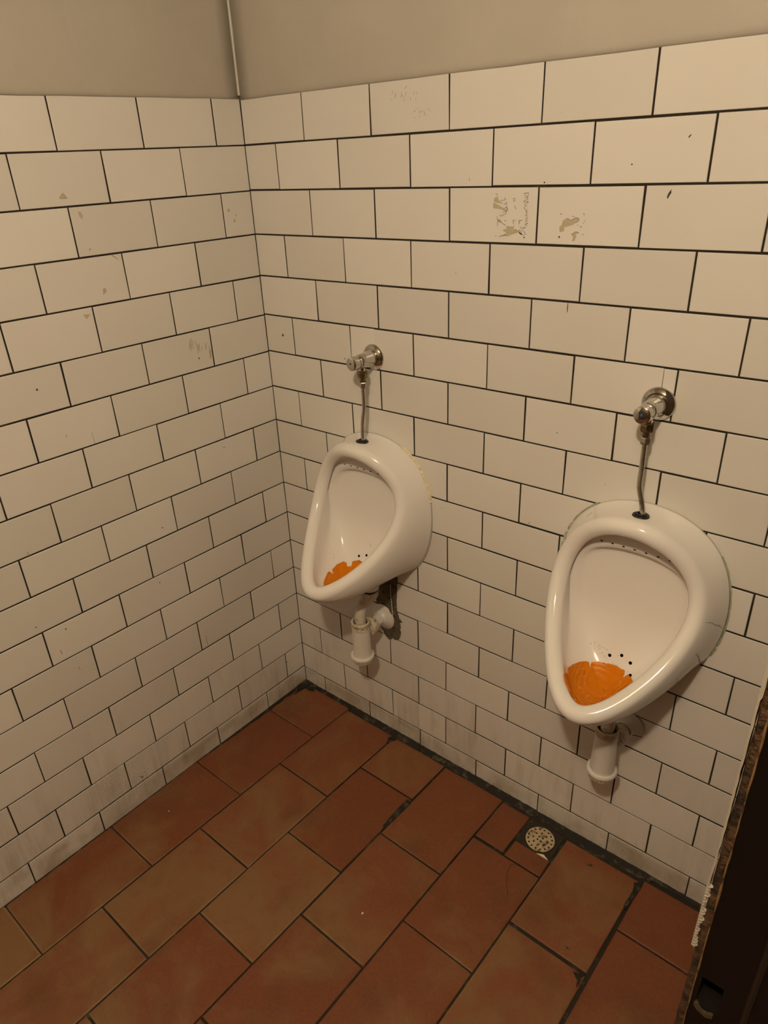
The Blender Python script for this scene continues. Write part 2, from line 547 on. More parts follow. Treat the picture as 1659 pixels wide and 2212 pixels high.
# ------------------------------------------------------------------ floor
FS = .020                                                           # the floor courses run slightly off square
def FP(x, y, z=0.0):
    return Vector((x - FS * -y * 1.0, y + FS * .0 * x, z))
bm = bmesh.new()
tl = bm.verts.layers.float.new('tint')
uvl = bm.loops.layers.uv.new('cell')
XL = [.006, .2215, .4305, .634, .8425, 1.0465, 1.2525, 1.459, 1.665, 1.871, 2.077, 2.283, 2.489]
YO = [-.186 - .3027 * k for k in range(8)]
YE = [-.332 - .3027 * k for k in range(8)]
def FZ(y):
    return -.007 * max(0.0, 1 + y / .35)
def floor_tile(x0, x1, y0, y1, g=(.004, .004, .004, .004), tint=None):
    """x0<x1, y0>y1; g: gaps left, right, near wall, far side"""
    a = [FP(x0 + g[0] / 2, y0 - g[2] / 2), FP(x0 + g[0] / 2, y1 + g[3] / 2), FP(x1 - g[1] / 2, y1 + g[3] / 2), FP(x1 - g[1] / 2, y0 - g[2] / 2)]
    a = [v + Vector((random.uniform(-.0006, .0006), random.uniform(-.0006, .0006), 0)) for v in a]
    t = random.random() if tint is None else tint
    dz = random.uniform(-.0004, .0006)
    a = [v + Vector((0, 0, FZ(v.y) + dz + random.uniform(-.0003, .0003))) for v in a]
    fs = tile_prism(bm, a, Vector((0, 0, -1)), tl, t, None, .006, .0028)
    inv = [Vector((x0, y0)), Vector((x1, y1))]
    for f in fs:
        for lp in f.loops:
            c = lp.vert.co
            lp[uvl].uv = ((c.x + FS * -c.y - x0) / (x1 - x0), (y0 - c.y) / (y0 - y1))
for r, (x0, x1) in enumerate(zip(XL, XL[1:]), 1):
    ys = YO if r % 2 else YE
    top = -.006 if r <= 2 else -.029
    top = {1: -.010, 2: -.020, 3: -.019, 4: -.021, 5: -.026, 6: -.029, 7: -.016}.get(r, -.018)
    prev = top
    for i, y in enumerate(ys):
        g = [.0042 * random.uniform(.8, 1.25) for _ in range(4)]
        if r == 1:
            g = [.003, .0032, .002, .0032]
        if r == 6 and i == 0:
            g = [.004, .010, .002, .011]
        if r == 6 and i == 1:
            g = [.004, .009, .007, .005]
        if r == 7:
            g[0] = .009
        if r == 5 and i == 0:
            floor_tile(.8425, .9345, top, -.1750, (.004, .004, .003, .004))
            floor_tile(.9370, 1.0465, -.117, -.1795, (.004, .005, .003, .006))
        else:
            floor_tile(x0, x1, prev, y, g)
        prev = -.1785 if (r == 5 and i == 0) else y
        if prev < -2.4:
            break
bmesh.ops.recalc_face_normals(bm, faces=bm.faces[:])
floor_tiles_bm = bm
bm = bmesh.new()
add_box(bm, (-.006, -2.4, -.06), (2.6, -.30, -.0044))
add_box(bm, (-.006, -.34, -.06), (2.6, .006, -.0110))
floor = struct('floor', bm, M['floor_grout'], 'terracotta tiled floor with dark grout', 'floor')
obj('floor_tiling', floor_tiles_bm, [M['floor_tile'], M['floor_grout']], floor)

# grime packed along the foot of the right wall and in the corner
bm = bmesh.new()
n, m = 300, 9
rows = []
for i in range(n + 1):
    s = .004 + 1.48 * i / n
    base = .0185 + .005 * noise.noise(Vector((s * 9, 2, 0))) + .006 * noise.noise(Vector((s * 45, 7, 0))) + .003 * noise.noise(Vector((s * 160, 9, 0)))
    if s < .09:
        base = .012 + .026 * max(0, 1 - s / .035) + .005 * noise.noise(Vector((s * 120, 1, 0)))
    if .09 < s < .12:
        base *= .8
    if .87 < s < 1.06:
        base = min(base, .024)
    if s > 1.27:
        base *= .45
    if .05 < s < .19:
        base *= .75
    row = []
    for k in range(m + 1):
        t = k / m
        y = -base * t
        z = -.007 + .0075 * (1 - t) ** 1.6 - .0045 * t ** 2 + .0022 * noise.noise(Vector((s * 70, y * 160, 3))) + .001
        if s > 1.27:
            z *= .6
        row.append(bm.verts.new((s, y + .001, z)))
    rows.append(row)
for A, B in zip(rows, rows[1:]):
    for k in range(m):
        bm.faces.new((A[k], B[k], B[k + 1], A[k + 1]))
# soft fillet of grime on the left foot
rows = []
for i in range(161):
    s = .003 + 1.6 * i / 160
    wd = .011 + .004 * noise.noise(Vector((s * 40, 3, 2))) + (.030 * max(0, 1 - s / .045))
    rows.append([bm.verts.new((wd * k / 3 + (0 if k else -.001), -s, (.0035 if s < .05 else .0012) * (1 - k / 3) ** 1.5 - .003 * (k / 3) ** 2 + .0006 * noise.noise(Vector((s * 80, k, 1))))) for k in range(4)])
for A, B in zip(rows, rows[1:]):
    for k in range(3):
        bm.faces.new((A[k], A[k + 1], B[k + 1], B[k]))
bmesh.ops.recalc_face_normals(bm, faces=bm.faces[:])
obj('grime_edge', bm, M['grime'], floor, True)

# ------------------------------------------------------------------ rest of the room (behind the camera)
bm = bmesh.new()
add_box(bm, (-.006, -2.4, CEIL), (2.6, .006, CEIL + .1))
struct('ceiling', bm, M['ceiling'], 'plain painted ceiling above the tiled walls', 'ceiling')
bm = bmesh.new()
add_box(bm, (-.1, -2.5, -.03), (2.7, -2.4, CEIL))
struct('wall_front', bm, M['room_wall'], 'plain wall opposite the urinals', 'wall')
bm = bmesh.new()
add_box(bm, (2.6, -2.4, -.03), (2.7, 0, CEIL))
struct('wall_back', bm, M['room_wall'], 'plain wall on the far right behind the partition', 'wall')
bm = bmesh.new()
add_box(bm, (1.492, -.76, -.004), (1.60, .002, CEIL))
struct('wall_partition', bm, M['room_wall'], 'partition beside the right urinal ending at the dark door frame', 'wall')

# ------------------------------------------------------------------ door frame at the right edge
def rough_strip(x0, x1, y0, y1, z0, z1, amp, nz=220, nx=4, seed=0):
    """A post face with a worn, nibbled surface: front face at y0, left face at x0."""
    bm = bmesh.new()
    prof = [(x0, y1)] + [(x0 + .0025, y0 + .002)] + [(x0 + .0025 + (x1 - x0 - .0025) * (k + 1) / nx, y0) for k in range(nx)] + [(x1, y1)]
    rows = []
    for i in range(nz + 1):
        z = z0 + (z1 - z0) * i / nz
        row = []
        for k, (x, y) in enumerate(prof):
            dx = dy = 0
            if 0 < k < len(prof) - 1:
                dx = amp * (noise.noise(Vector((k * .4, z * 32, seed))) + .6 * noise.noise(Vector((k * .7, z * 110, seed + 4)))) * (1 if k < 3 else .35)
                dy = amp * noise.noise(Vector((k * .9, z * 70, seed + 9)))
            elif k == 0:
                dx = amp * noise.noise(Vector((0, z * 32, seed)))
            row.append(bm.verts.new((x + dx, y + dy, z)))
        rows.append(row)
    m = len(prof)
    for A, B in zip(rows, rows[1:]):
        for k in range(m):
            j = (k + 1) % m
            bm.faces.new((A[k], A[j], B[j], B[k]))
    bm.faces.new(rows[0])
    bm.faces.new(rows[-1][::-1])
    bmesh.ops.recalc_face_normals(bm, faces=bm.faces[:])
    return bm

JY = -.80
bm = bmesh.new()
Z1 = CEIL - .002
hx0, hx1, hz0, hz1 = 1.4905, 1.5110, .886, .930                      # the latch hole left open in the jamb face
for lo, hi in (((1.4845, JY, 0), (hx0, -.76, Z1)), ((hx1, JY, 0), (1.64, -.76, Z1)),
               ((hx0, JY, 0), (hx1, -.76, hz0)), ((hx0, JY, hz1), (hx1, -.76, Z1))):
    add_box(bm, lo, hi)
door = struct('door_1', bm, M['dark_wood'], 'dark wooden door frame with worn brown edge at the right', 'door frame')
bm = rough_strip(1.4752, 1.4860, JY - .001, -.765, 0, Z1, .0011, 900, 4, 3)
obj('worn_edge', bm, M['worn_wood'], door)
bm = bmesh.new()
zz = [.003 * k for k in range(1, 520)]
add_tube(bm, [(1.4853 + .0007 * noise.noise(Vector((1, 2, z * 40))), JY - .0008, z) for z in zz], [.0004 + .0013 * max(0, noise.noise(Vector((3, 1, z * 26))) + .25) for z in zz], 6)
obj('arris_highlight', bm, M['wood_highlight'], door, True)  # pale line painting the bright highlight on the worn jamb edge
bm = bmesh.new()
add_box(bm, (hx0 - .001, -.764, hz0 - .001), (hx1 + .001, -.761, hz1 + .001))
obj('latch_pocket', bm, M['hole'], door)  # plate closing the latch hole, its shade painted black
bm = bmesh.new()
add_tube(bm, [(1.534, JY - .0003, z * .2) for z in range(0, 13)][:12] + [(1.534, JY - .0003, Z1)], .0035, 8)
obj('bead', bm, M['line_wood'], door, True)
# ragged remnant of white paint on the arris
bm = bmesh.new()
prev = None
zs = []
z = .968
while z < 1.0605:
    zs.append(z)
    z += .0022
pts = []
for i, z in enumerate(zs):
    wd = .0016 + (.0030 if i % 2 == 0 else .0005) * (random.uniform(.5, 1.15)) + .0006 * sin(z * 150)
    pts.append((z, min(wd, .0058)))
z = 1.0605
while z < 1.60:
    pts.append((z, max(.0010, .0020 + .0010 * noise.noise(Vector((z * 60, 2, 2)))) + (.0012 if z > 1.285 else 0)))
    z += .004
rows = []
for z, wd in pts:
    x = 1.4738 + .0010 * min(1, max(0, (z - 1.06) / .04))
    rows.append([bm.verts.new(c) for c in ((x, -.770, z), (x, JY - .0016, z), (x + wd, JY - .0028, z), (x + wd, JY + .0005, z))])
for A, B in zip(rows, rows[1:]):
    for k in range(3):
        bm.faces.new((A[k], A[k + 1], B[k + 1], B[k]))
bmesh.ops.recalc_face_normals(bm, faces=bm.faces[:])
obj('paint_remnant', bm, M['white_paint'], door)
# bent, tarnished lip under the latch hole
bm = bmesh.new()
L = [(1.4895, JY - .0010, .8845), (1.4955, JY - .0030, .8820), (1.502, JY - .0035, .8800), (1.5085, JY - .0020, .8820)]
pl = spline(L, 6)
rows = []
for i, p in enumerate(pl):
    h = .0026 + .0010 * sin(i * .5)
    rows.append([bm.verts.new(p + Vector(d)) for d in ((0, .004, h), (0, -.0006, h), (0, -.001, -h * .6), (0, .004, -h * .6))])
for A, B in zip(rows, rows[1:]):
    for k in range(4):
        j = (k + 1) % 4
        bm.faces.new((A[k], A[j], B[j], B[k]))
bm.faces.new(rows[0]); bm.faces.new(rows[-1][::-1])
bmesh.ops.recalc_face_normals(bm, faces=bm.faces[:])
obj('strike_lip', bm, M['tarnished_lip'], door, True)

# ------------------------------------------------------------------ ceiling lamp (above and behind the view)
t = thing('ceiling_lamp', 'round ceiling lamp hanging above the doorway', 'lamp', (LAMP[0], LAMP[1], CEIL))
bm = bmesh.new()
add_lathe(bm, [(0, -.03), (.05, -.03), (.055, -.02), (.055, 0), (0, 0)], (0, 0, 0), (0, 0, 1), 32)
obj('lamp_base', bm, M['plastic'], t, True)

# ------------------------------------------------------------------ urinals
NP = 160
BZ, BA, BB, BK, BK2, RZ, RA, RB, RK, RK2, RD0, RD1, RD2, RR, BUL = (
    0.82289, 0.21256, 0.19746, 0.02323, 0.06587, 0.84593, 0.16895, 0.13495, 0.09759, -0.05866, 0.08982, 0.18291, -0.09364, 0.01866, -0.3283)
PHS = [2 * pi * i / NP for i in range(NP)]
def loop(z0, A, B, k, k2, d0=0, d1=0, d2=0):
    out = []
    for ph in PHS:
        c, s = cos(ph), sin(ph)
        out.append(Vector((B * s * (1 + k * c + k2 * (2 * c * c - 1)), -(d0 + d1 * (1 - c) / 2 + d2 * s * s), z0 + A * c)))
    return out
def inner_loop(top, side, bot, sidez, egg=.2, pt=1.0):
    """top=(z,d) side=(x,d) bottom=(z,d)"""
    out = []
    for ph in PHS:
        c, s = cos(ph), sin(ph)
        x = side[0] * s * (1 + egg * c)
        if c >= 0:
            f = c ** pt
            z = sidez + (top[0] - sidez) * f
            d = side[1] + (top[1] - side[1]) * c ** 1.3
        else:
            f = (-c)
            z = sidez + (bot[0] - sidez) * f ** .92
            d = side[1] + (bot[1] - side[1]) * f ** 2.0
        out.append(Vector((x, -d, z)))
    return out

def bowl_bm():
    back = loop(BZ, BA, BB, BK, BK2)
    R = loop(RZ, RA, RB, RK, RK2, RD0, RD1, RD2)
    t = (R[NP // 2] - R[0]).normalized()
    a = t.cross(Vector((1, 0, 0)))
    if a.y > 0:
        a = -a
    cen = sum(R, Vector()) / NP
    rings = []
    ns = []
    for i in range(NP):
        T = (R[(i + 1) % NP] - R[i - 1]).normalized()
        n = T.cross(a).normalized()
        if n.dot(R[i] - cen) < 0:
            n = -n
        ns.append(n)
    roll = []
    A0 = math.radians(25)
    for al in (25, 37, 49, 61, 73, 85, 97, 109, 121, 133, 147, 161, 175, 190, 205):
        ar = math.radians(al)
        roll.append([R[i] + (ns[i] * cos(ar) + a * sin(ar)) * RR for i in range(NP)])
    o = roll[0]
    sk = []
    for u in [k / 14 for k in range(14)]:
        ring = []
        for i in range(NP):
            b, e = back[i], o[i]
            D = (e - b).length
            vb = (b - Vector((0, 0, BZ))).normalized()
            p2 = e + (ns[i] * sin(A0) - a * cos(A0)) * D * .30
            p1 = b + (Vector((0, -1, 0)) + vb * BUL) * D * .30
            ring.append(b * (1 - u) ** 3 + p1 * 3 * u * (1 - u) ** 2 + p2 * 3 * u * u * (1 - u) + e * u ** 3)
        sk.append(ring)
    inner = [
        inner_loop((.988, .060), (.1260, .071), (.672, .247), .838, .13, .9),
        inner_loop((.976, .047), (.1310, .063), (.660, .228), .835, .14, .72),
        inner_loop((.958, .050), (.1265, .057), (.652, .200), .83, .15, .58),
        inner_loop((.945, .0545), (.117, .056), (.648, .175), .825, .15, .55),
        inner_loop((.942, .043), (.112, .052), (.647, .150), .82, .15, .55),
        inner_loop((.930, .042), (.103, .049), (.652, .122), .82, .15, .6),
        inner_loop((.910, .042), (.088, .047), (.670, .096), .82, .13, .7),
        inner_loop((.885, .043), (.068, .046), (.702, .075), .82, .1, .8),
        inner_loop((.858, .044), (.045, .0455), (.742, .060), .82, .05, .9),
        inner_loop((.838, .045), (.022, .045), (.785, .050), .82, 0, 1)]
    bm = bmesh.new()
    rings = [[bm.verts.new(p) for p in L] for L in sk + roll + inner]
    for A, B in zip(rings, rings[1:]):
        for i in range(NP):
            j = (i + 1) % NP
            bm.faces.new((A[i], A[j], B[j], B[i]))
    c = bm.verts.new((0, -.045, .82))
    for i in range(NP):
        bm.faces.new((rings[-1][i], rings[-1][(i + 1) % NP], c))
    bm.faces.new(rings[0][::-1])
    # drain outlet boss under the bowl
    bmesh.ops.recalc_face_normals(bm, faces=bm.faces[:])
    return bm

BOWL = bowl_bm()
BVH = BVHTree.FromBMesh(BOWL)
def drop_ray(x, d, top=1.0):
    """height and normal of the inside of the bowl below (x, d)"""
    h = BVH.ray_cast(Vector((x, -d, top)), Vector((0, 0, -1)))
    return h[0], h[1]
def inside_ray(x, d):
    """point on the bowl's inner surface, looking down from inside the opening"""
    for zt in (.93, .90, .86, .82, .78, .74, .70):
        o = Vector((x, -d, zt))
        h = BVH.ray_cast(o, Vector((0, 0, -1)))
        if h[0] is not None and h[1].z > 0.02:
            return h[0], h[1]
    return None, None

def skirt_point(x, z):
    h = BVH.ray_cast(Vector((x, -.6, z)), Vector((0, 1, 0)))
    return h[0], h[1]

U_X = {'left': 0.3924, 'right': 1.1245}
DRAIN = [(-.0127, .0811), (.0113, .0760), (.0331, .0808), (.0420, .0985), (-.0195, .0945), (.0110, .1160)]

def oriented_cyl(bm, c, n, r0, r1, t0, t1, seg=18, mi=0):
    add_lathe(bm, [(r0, t0), (r1, t1)], c, n, seg, mi)

def make_bowl_mesh():
    """Bowl with the drain holes and the flush slots cut out of it."""
    base = obj('bowl', BOWL, [M['ceramic'], M['hole']], None, 'all')
    bm = bmesh.new()
    for x, d in DRAIN:
        p, n = inside_ray(x, d)
        oriented_cyl(bm, p, n, .0037, .0037, -.010, .006, 20)
    for x in (-.0720, -.0480, -.0245, -.0010, .0225, .0465, .0700):
        n0 = len(bm.verts)
        bm.verts.ensure_lookup_table()
        oriented_cyl(bm, Vector((0, 0, 0)), Vector((0, -1, 0)), .0013, .0013, .046, .060, 12)
        bm.verts.ensure_lookup_table()
        for v in bm.verts[n0:]:
            v.co = Vector((x + v.co.x * 2.4, v.co.y, .9475 + .0022 * (1 - (x / .07) ** 2) + v.co.z))
    cut = obj('cutter', bm, [M['hole']])
    md = base.modifiers.new('holes', 'BOOLEAN')
    md.object = cut
    md.operation = 'DIFFERENCE'
    md.solver = 'EXACT'
    try:
        md.material_mode = 'TRANSFER'
    except Exception:
        pass
    dg = bpy.context.evaluated_depsgraph_get()
    dg.update()
    me = bpy.data.meshes.new_from_object(base.evaluated_get(dg))
    me.name = 'bowl'
    base.modifiers.clear()
    src = bpy.data.objects.new('smooth_source', base.data)
    COL.objects.link(src)
    base.data = me
    for p in me.polygons:
        p.use_smooth = True
    # the cut mesh takes its normals from the smooth, uncut bowl
    dt = base.modifiers.new('normals', 'DATA_TRANSFER')
    dt.object = src
    dt.use_loop_data = True
    dt.data_types_loops = {'CUSTOM_NORMAL'}
    dt.loop_mapping = 'POLYINTERP_NEAREST'
    dg = bpy.context.evaluated_depsgraph_get()
    dg.update()
    me2 = bpy.data.meshes.new_from_object(base.evaluated_get(dg))
    base.modifiers.clear()
    base.data = me2
    me2.name = 'bowl'
    bpy.data.objects.remove(cut)
    bpy.data.objects.remove(src)
    return base

bowl_proto = make_bowl_mesh()

def skirt_edge(i, off=0.0):
    """point i of the line where the bowl meets the wall"""
    c, s = cos(PHS[i]), sin(PHS[i])
    x = BB * s * (1 + BK * c + BK2 * (2 * c * c - 1))
    z = BZ + BA * c
    v = Vector((x, 0, z - BZ)).normalized()
    return Vector((x, 0, z)) + v * off

def bead(i0, i1, amp, seed, mat, parent, gaps=0.0, base=.0012, name='sealant'):
    bm = bmesh.new()
    run = []
    k = i0
    steps = []
    while k <= i1:
        steps.append(k)
        k += .34
    def pt(k):
        a = int(math.floor(k)); f = k - a
        return skirt_edge(a % NP, .0008).lerp(skirt_edge((a + 1) % NP, .0008), f) + Vector((0, -.0014, 0))
    cur = []
    for k in steps:
        v = noise.noise(Vector((k * .55, seed, 0))) + .5 * noise.noise(Vector((k * 1.7, seed, 5)))
        r = base + amp * max(0, v + .35)
        if v < -.55 + gaps:
            if len(cur) > 3:
                add_tube(bm, [c[0] for c in cur], [c[1] for c in cur], 8)
            cur = []
        else:
            cur.append((pt(k), r))
    if len(cur) > 3:
        add_tube(bm, [c[0] for c in cur], [c[1] for c in cur], 8)
    return obj(name, bm, mat, parent, True)

def surf_line(pts, r, mat, parent, name, lift=.0001, inner=False):
    """fine line lying on the outside of the bowl; pts are (x, d, z) on the skirt"""
    bm = bmesh.new()
    path = spline(pts, 5)
    out = []
    for i, p in enumerate(path):
        h = BVH.find_nearest(p + Vector((.0006 * noise.noise(Vector((i * .8, 1, 2))), 0, .001 * noise.noise(Vector((i * .7, 5, 2))))))
        out.append(h[0] + h[1] * lift)
    add_tube(bm, out, [r * (.5 + .8 * abs(noise.noise(Vector((i * .5, 3, 3))))) for i in range(len(out))], 6)
    return obj(name, bm, mat, parent, True)

def make_urinal(side):
    xc = U_X[side]
    lab = {'left': 'white ceramic wall urinal nearest the corner, above the torn dark patch of wall',
           'right': 'white ceramic wall urinal nearest the dark door frame, with hairline cracks on its side'}[side]
    t = thing('urinal', lab, 'urinal', (xc, 0, 0), 'wall urinals')
    if side == 'left':
        b = bowl_proto
    else:
        b = bowl_proto.copy()
        COL.objects.link(b)
    b.parent = t
    # outlet boss under the bowl
    bm = bmesh.new()
    add_lathe(bm, [(.030, .050), (.0335, .040), (.0315, .026), (.0285, .008), (.0265, .001), (.024, 0), (0, 0)], (0, -.057 if side == 'left' else -.066, .578), (0, 0, 1), 40, cap=False)
    obj('outlet_boss', bm, M['ceramic'], t, True)
    # black rubber collar where the flush pipe enters
    h = BVH.ray_cast(Vector((.003, -.058, 1.3)), Vector((0, 0, -1)))
    ax = (h[1] * .75 + Vector((0, 0, 1)) * .5).normalized()
    bm = bmesh.new()
    add_lathe(bm, [(.0168, -.004), (.0168, .0005), (.0160, .0022), (.0135, .0030), (.0115, .0026), (.0110, .0050), (.0085, .0062), (.0066, .0060), (.0060, .001), (0, .001)],
              h[0], ax, 40)
    obj('inlet_collar', bm, M['rubber'], t, True)
    if side == 'left':
        bead(11, 33, .0045, 3.0, M['sealant'], t, .10, .0026)
    else:
        bead(22, 52, .0013, 9.0, M['green_sealant'], t, .05)
        bead(NP - 34, NP - 13, .0016, 12.0, M['green_sealant'], t, .1)
        surf_line([(-.1144, -.0419, .9877), (-.113, -.036, .993), (-.1107, -.032, .9986)], .0006, M['crack'], t, 'crack')
        surf_line([(.1632, -.0857, .8582), (.1702, -.062, .8474), (.1752, -.0523, .8379), (.1816, -.0282, .8244)], .0006, M['crack'], t, 'crack')
        surf_line([(.1576, -.0983, .7911), (.161, -.075, .765), (.162, -.0573, .7437)], .0006, M['crack'], t, 'crack')
        surf_line([(.1388, -.1317, .7455), (.1372, -.120, .728), (.1345, -.1088, .7105)], .0005, M['crack'], t, 'crack')
    return t
make_urinal('left')
make_urinal('right')

# ------------------------------------------------------------------ orange screens lying in the bowls
def scalloped(pts, a, b, per, amp):
    """replace the run pts[a]..pts[b] by little bumps"""
    run = pts[a:b + 1]
    out = []
    for p, q in zip(run, run[1:]):
        p, q = Vector(p), Vector(q)
        L = (q - p).length
        n = max(1, round(L / per))
        nr = Vector((q.y - p.y, -(q.x - p.x))).normalized()
        for k in range(n):
            for t in (0.0, .25, .5, .75):
                u = (k + t) / n
                out.append(tuple(p.lerp(q, u) + nr * amp * sin(pi * t)))
    out.append(tuple(run[-1]))
    return pts[:a] + out + pts[b + 1:]

def inside_poly(x, y, poly):
    c = False
    j = len(poly) - 1
    for i in range(len(poly)):
        if (poly[i][1] > y) != (poly[j][1] > y) and x < (poly[j][0] - poly[i][0]) * (y - poly[i][1]) / (poly[j][1] - poly[i][1]) + poly[i][0]:
            c = not c
        j = i
    return c

def slit(cx, cy, ang, ln, wd):
    u = Vector((cos(ang), sin(ang))); v = Vector((-u.y, u.x)); c = Vector((cx, cy))
    return [tuple(c + u * ln * a + v * wd * b) for a, b in ((-.5, -.2), (-.3, -.5), (.3, -.5), (.5, -.2), (.5, .2), (.3, .5), (-.3, .5), (-.5, .2))]

def screen(side, outline, slits, ribs, label):
    step = .0028
    xs = [p[0] for p in outline]; ys = [p[1] for p in outline]
    V = [Vector(p) for p in outline]
    E = [(i, (i + 1) % len(outline)) for i in range(len(outline))]
    for sl in slits:
        b = len(V)
        V += [Vector(p) for p in sl]
        E += [(b + i, b + (i + 1) % len(sl)) for i in range(len(sl))]
    y = min(ys); r = 0
    allp = V[:]
    while y < max(ys):
        x = min(xs) + (step / 2 if r % 2 else 0)
        while x < max(xs):
            if inside_poly(x, y, outline) and not any(inside_poly(x, y, s) for s in slits):
                p = Vector((x, y))
                if all((p - q).length > step * .55 for q in allp):
                    V.append(p)
            x += step
        y += step * .87; r += 1
    vo, eo, fo, *_ = delaunay_2d_cdt(V, E, [], 0, 1e-6)
    bm = bmesh.new()
    top = []
    lo = []
    for p in vo:
        q, n = inside_ray(p.x, p.y)
        if q is None:
            q, n = Vector((p.x, -p.y, .68)), Vector((0, 0, 1))
        wob = .0006 * noise.noise(Vector((p.x * 60, p.y * 60, 2)))
        top.append(bm.verts.new(q + n * (.0034 + wob)))
        lo.append(bm.verts.new(q + n * .0006))
    cnt = {}
    for f in fo:
        c = sum((vo[i] for i in f), Vector((0, 0))) / len(f)
        if not inside_poly(c.x, c.y, outline) or any(inside_poly(c.x, c.y, s) for s in slits):
            continue
        bm.faces.new([top[i] for i in f])
        bm.faces.new([lo[i] for i in f][::-1])
        for a, b in zip(f, f[1:] + f[:1]):
            cnt[(a, b)] = cnt.get((a, b), 0) + 1
    for (a, b) in cnt:
        if (b, a) not in cnt:
            bm.faces.new((top[b], top[a], lo[a], lo[b]))
    bmesh.ops.delete(bm, geom=[v for v in bm.verts if not v.link_faces], context='VERTS')
    bmesh.ops.recalc_face_normals(bm, faces=bm.faces[:])
    t = thing('urinal_screen', label, 'urinal screen', (U_X[side], 0, 0), 'orange urinal screens')
    o = obj('screen_mat', bm, M['orange'], t, True)
    for p in o.data.polygons:
        p.use_smooth = abs(p.normal.z) > .3
    for cx, cy, ang, ln in ribs:  # small ribs added where the wet mat shows highlights
        bm = bmesh.new()
        path = []
        for k in range(7):
            u = (k / 6 - .5)
            x = cx + cos(ang) * ln * u - sin(ang) * .0016 * (1 - 4 * u * u)
            y = cy + sin(ang) * ln * u + cos(ang) * .0016 * (1 - 4 * u * u)
            q, n = inside_ray(x, y)
            path.append(q + n * .0038)
        add_tube(bm, path, [.0009 * (1 - (2 * abs(k / 6 - .5)) ** 3 * .6) for k in range(7)], 8)
        obj('highlight_rib', bm, M['orange_highlight'], t, True)
    return t

M['orange_highlight'] = simple('orange_highlight_rib', (.80, .36, .08), .18, coat=1.0)  # paler than the mat: wet highlights put into the rib colour
R2 = [(-.0300, .2420), (-.0420, .2400), (-.0530, .2260), (-.0600, .1950), (-.0575, .1930), (-.0675, .1710), (-.0670, .1500), (-.0615, .1270), (-.0535, .1120),
      (-.0480, .1080), (-.0425, .1150), (-.0405, .1150), (-.0430, .1030), (-.0320, .0965), (-.0070, .0912), (.0082, .0905), (.0280, .0925), (.0300, .0990), (.0290, .1040), (.0320, .1040), (.0385, .0985), (.0455, .1016),
      (.0570, .1170), (.0610, .1400), (.0570, .1660), (.0450, .1960), (.0280, .2210), (.0080, .2390), (-.0120, .2440), (-.0185, .2400), (-.0190, .2300), (-.0235, .2270), (-.0262, .2330)]
R2 = scalloped(R2, 13, 16, .0048, .0014)
S2 = [slit(.0075, .146, .2, .007, .0014), slit(.0180, .178, 1.0, .008, .0014), slit(.030, .113, .75, .008, .0013)]
RB2 = [(-.0500, .135, 2.0, .012), (-.0400, .146, 2.0, .010), (-.0310, .156, 1.8, .010), (-.0330, .185, 2.2, .008), (-.0225, .190, 2.2, .005), (-.0110, .190, 2.0, .009), (.0330, .120, 1.0, .010), (.0230, .196, 2.0, .007)]
screen('right', R2, S2, RB2, 'orange rubber screen mat in the right urinal, scalloped edge showing three drain holes above')
R1 = [(-.0230, .2180), (-.0330, .2060), (-.0400, .1930), (-.0500, .1720), (-.0500, .1660), (-.0410, .1640), (-.0435, .1580), (-.0510, .1530), (-.0545, .1320), (-.0490, .1080), (-.0395, .1040), (-.0345, .1095), (-.0300, .1090), (-.0270, .1060), (-.0240, .1080), (-.0215, .1030), (-.0260, .0945), (-.0080, .0880), (.0200, .0910), (.0400, .1040), (.0520, .1300), (.0500, .1650), (.0300, .2000), (.0050, .2220)]
R1 = scalloped(R1, 16, 18, .0048, .0014)
RB1 = [(-.0250, .196, 2.0, .014), (-.0130, .200, 2.0, .012)]
screen('left', R1, [], RB1, 'ragged orange rubber screen mat in the left urinal nearest the corner')

# water drops on the ceramic
def drops(side, spots, label):
    bm = bmesh.new()
    for x, d, r in spots:
        p, n = inside_ray(x, d)
        if p is None:
            continue
        add_lathe(bm, [(r, -.0002), (r * .92, r * .25), (r * .6, r * .48), (0, r * .58)], p, n, 12, cap=False)
    o = obj('water_drops', bm, M['water'], None, True, (U_X[side], 0, 0))
    tag(o, label, 'water')
    o['kind'] = 'stuff'
rnd = random.Random(5)
sp = [(-.058, .079, .0018), (-.0498, .0725, .0018)]
for k in range(34):
    u = rnd.random()
    sp.append((-.050 + .030 * u + rnd.uniform(-.006, .006), .0760 + .0050 * u + rnd.uniform(-.004, .004), rnd.uniform(.0006, .0021)))
sp += [(.0040, .0775, .0014), (.0250, .0800, .0013), (.0000, .0890, .0015), (.0085, .0895, .0013), (.0345, .0930, .0013), (-.0223, .0841, .0026)]
drops('right', sp, 'cluster of water drops beside the drain holes of the right urinal')
drops('left', [(-.0723, .1198, .0015), (-.0682, .1254, .0017), (-.0727, .0795, .0022), (-.067, .0789, .0020), (-.0700, .0805, .0016), (-.0681, .0734, .0015), (.0151, .063, .0018), (.0185, .0638, .0018), (.0207, .0646, .0022)],
      'few water drops low in the left urinal bowl')

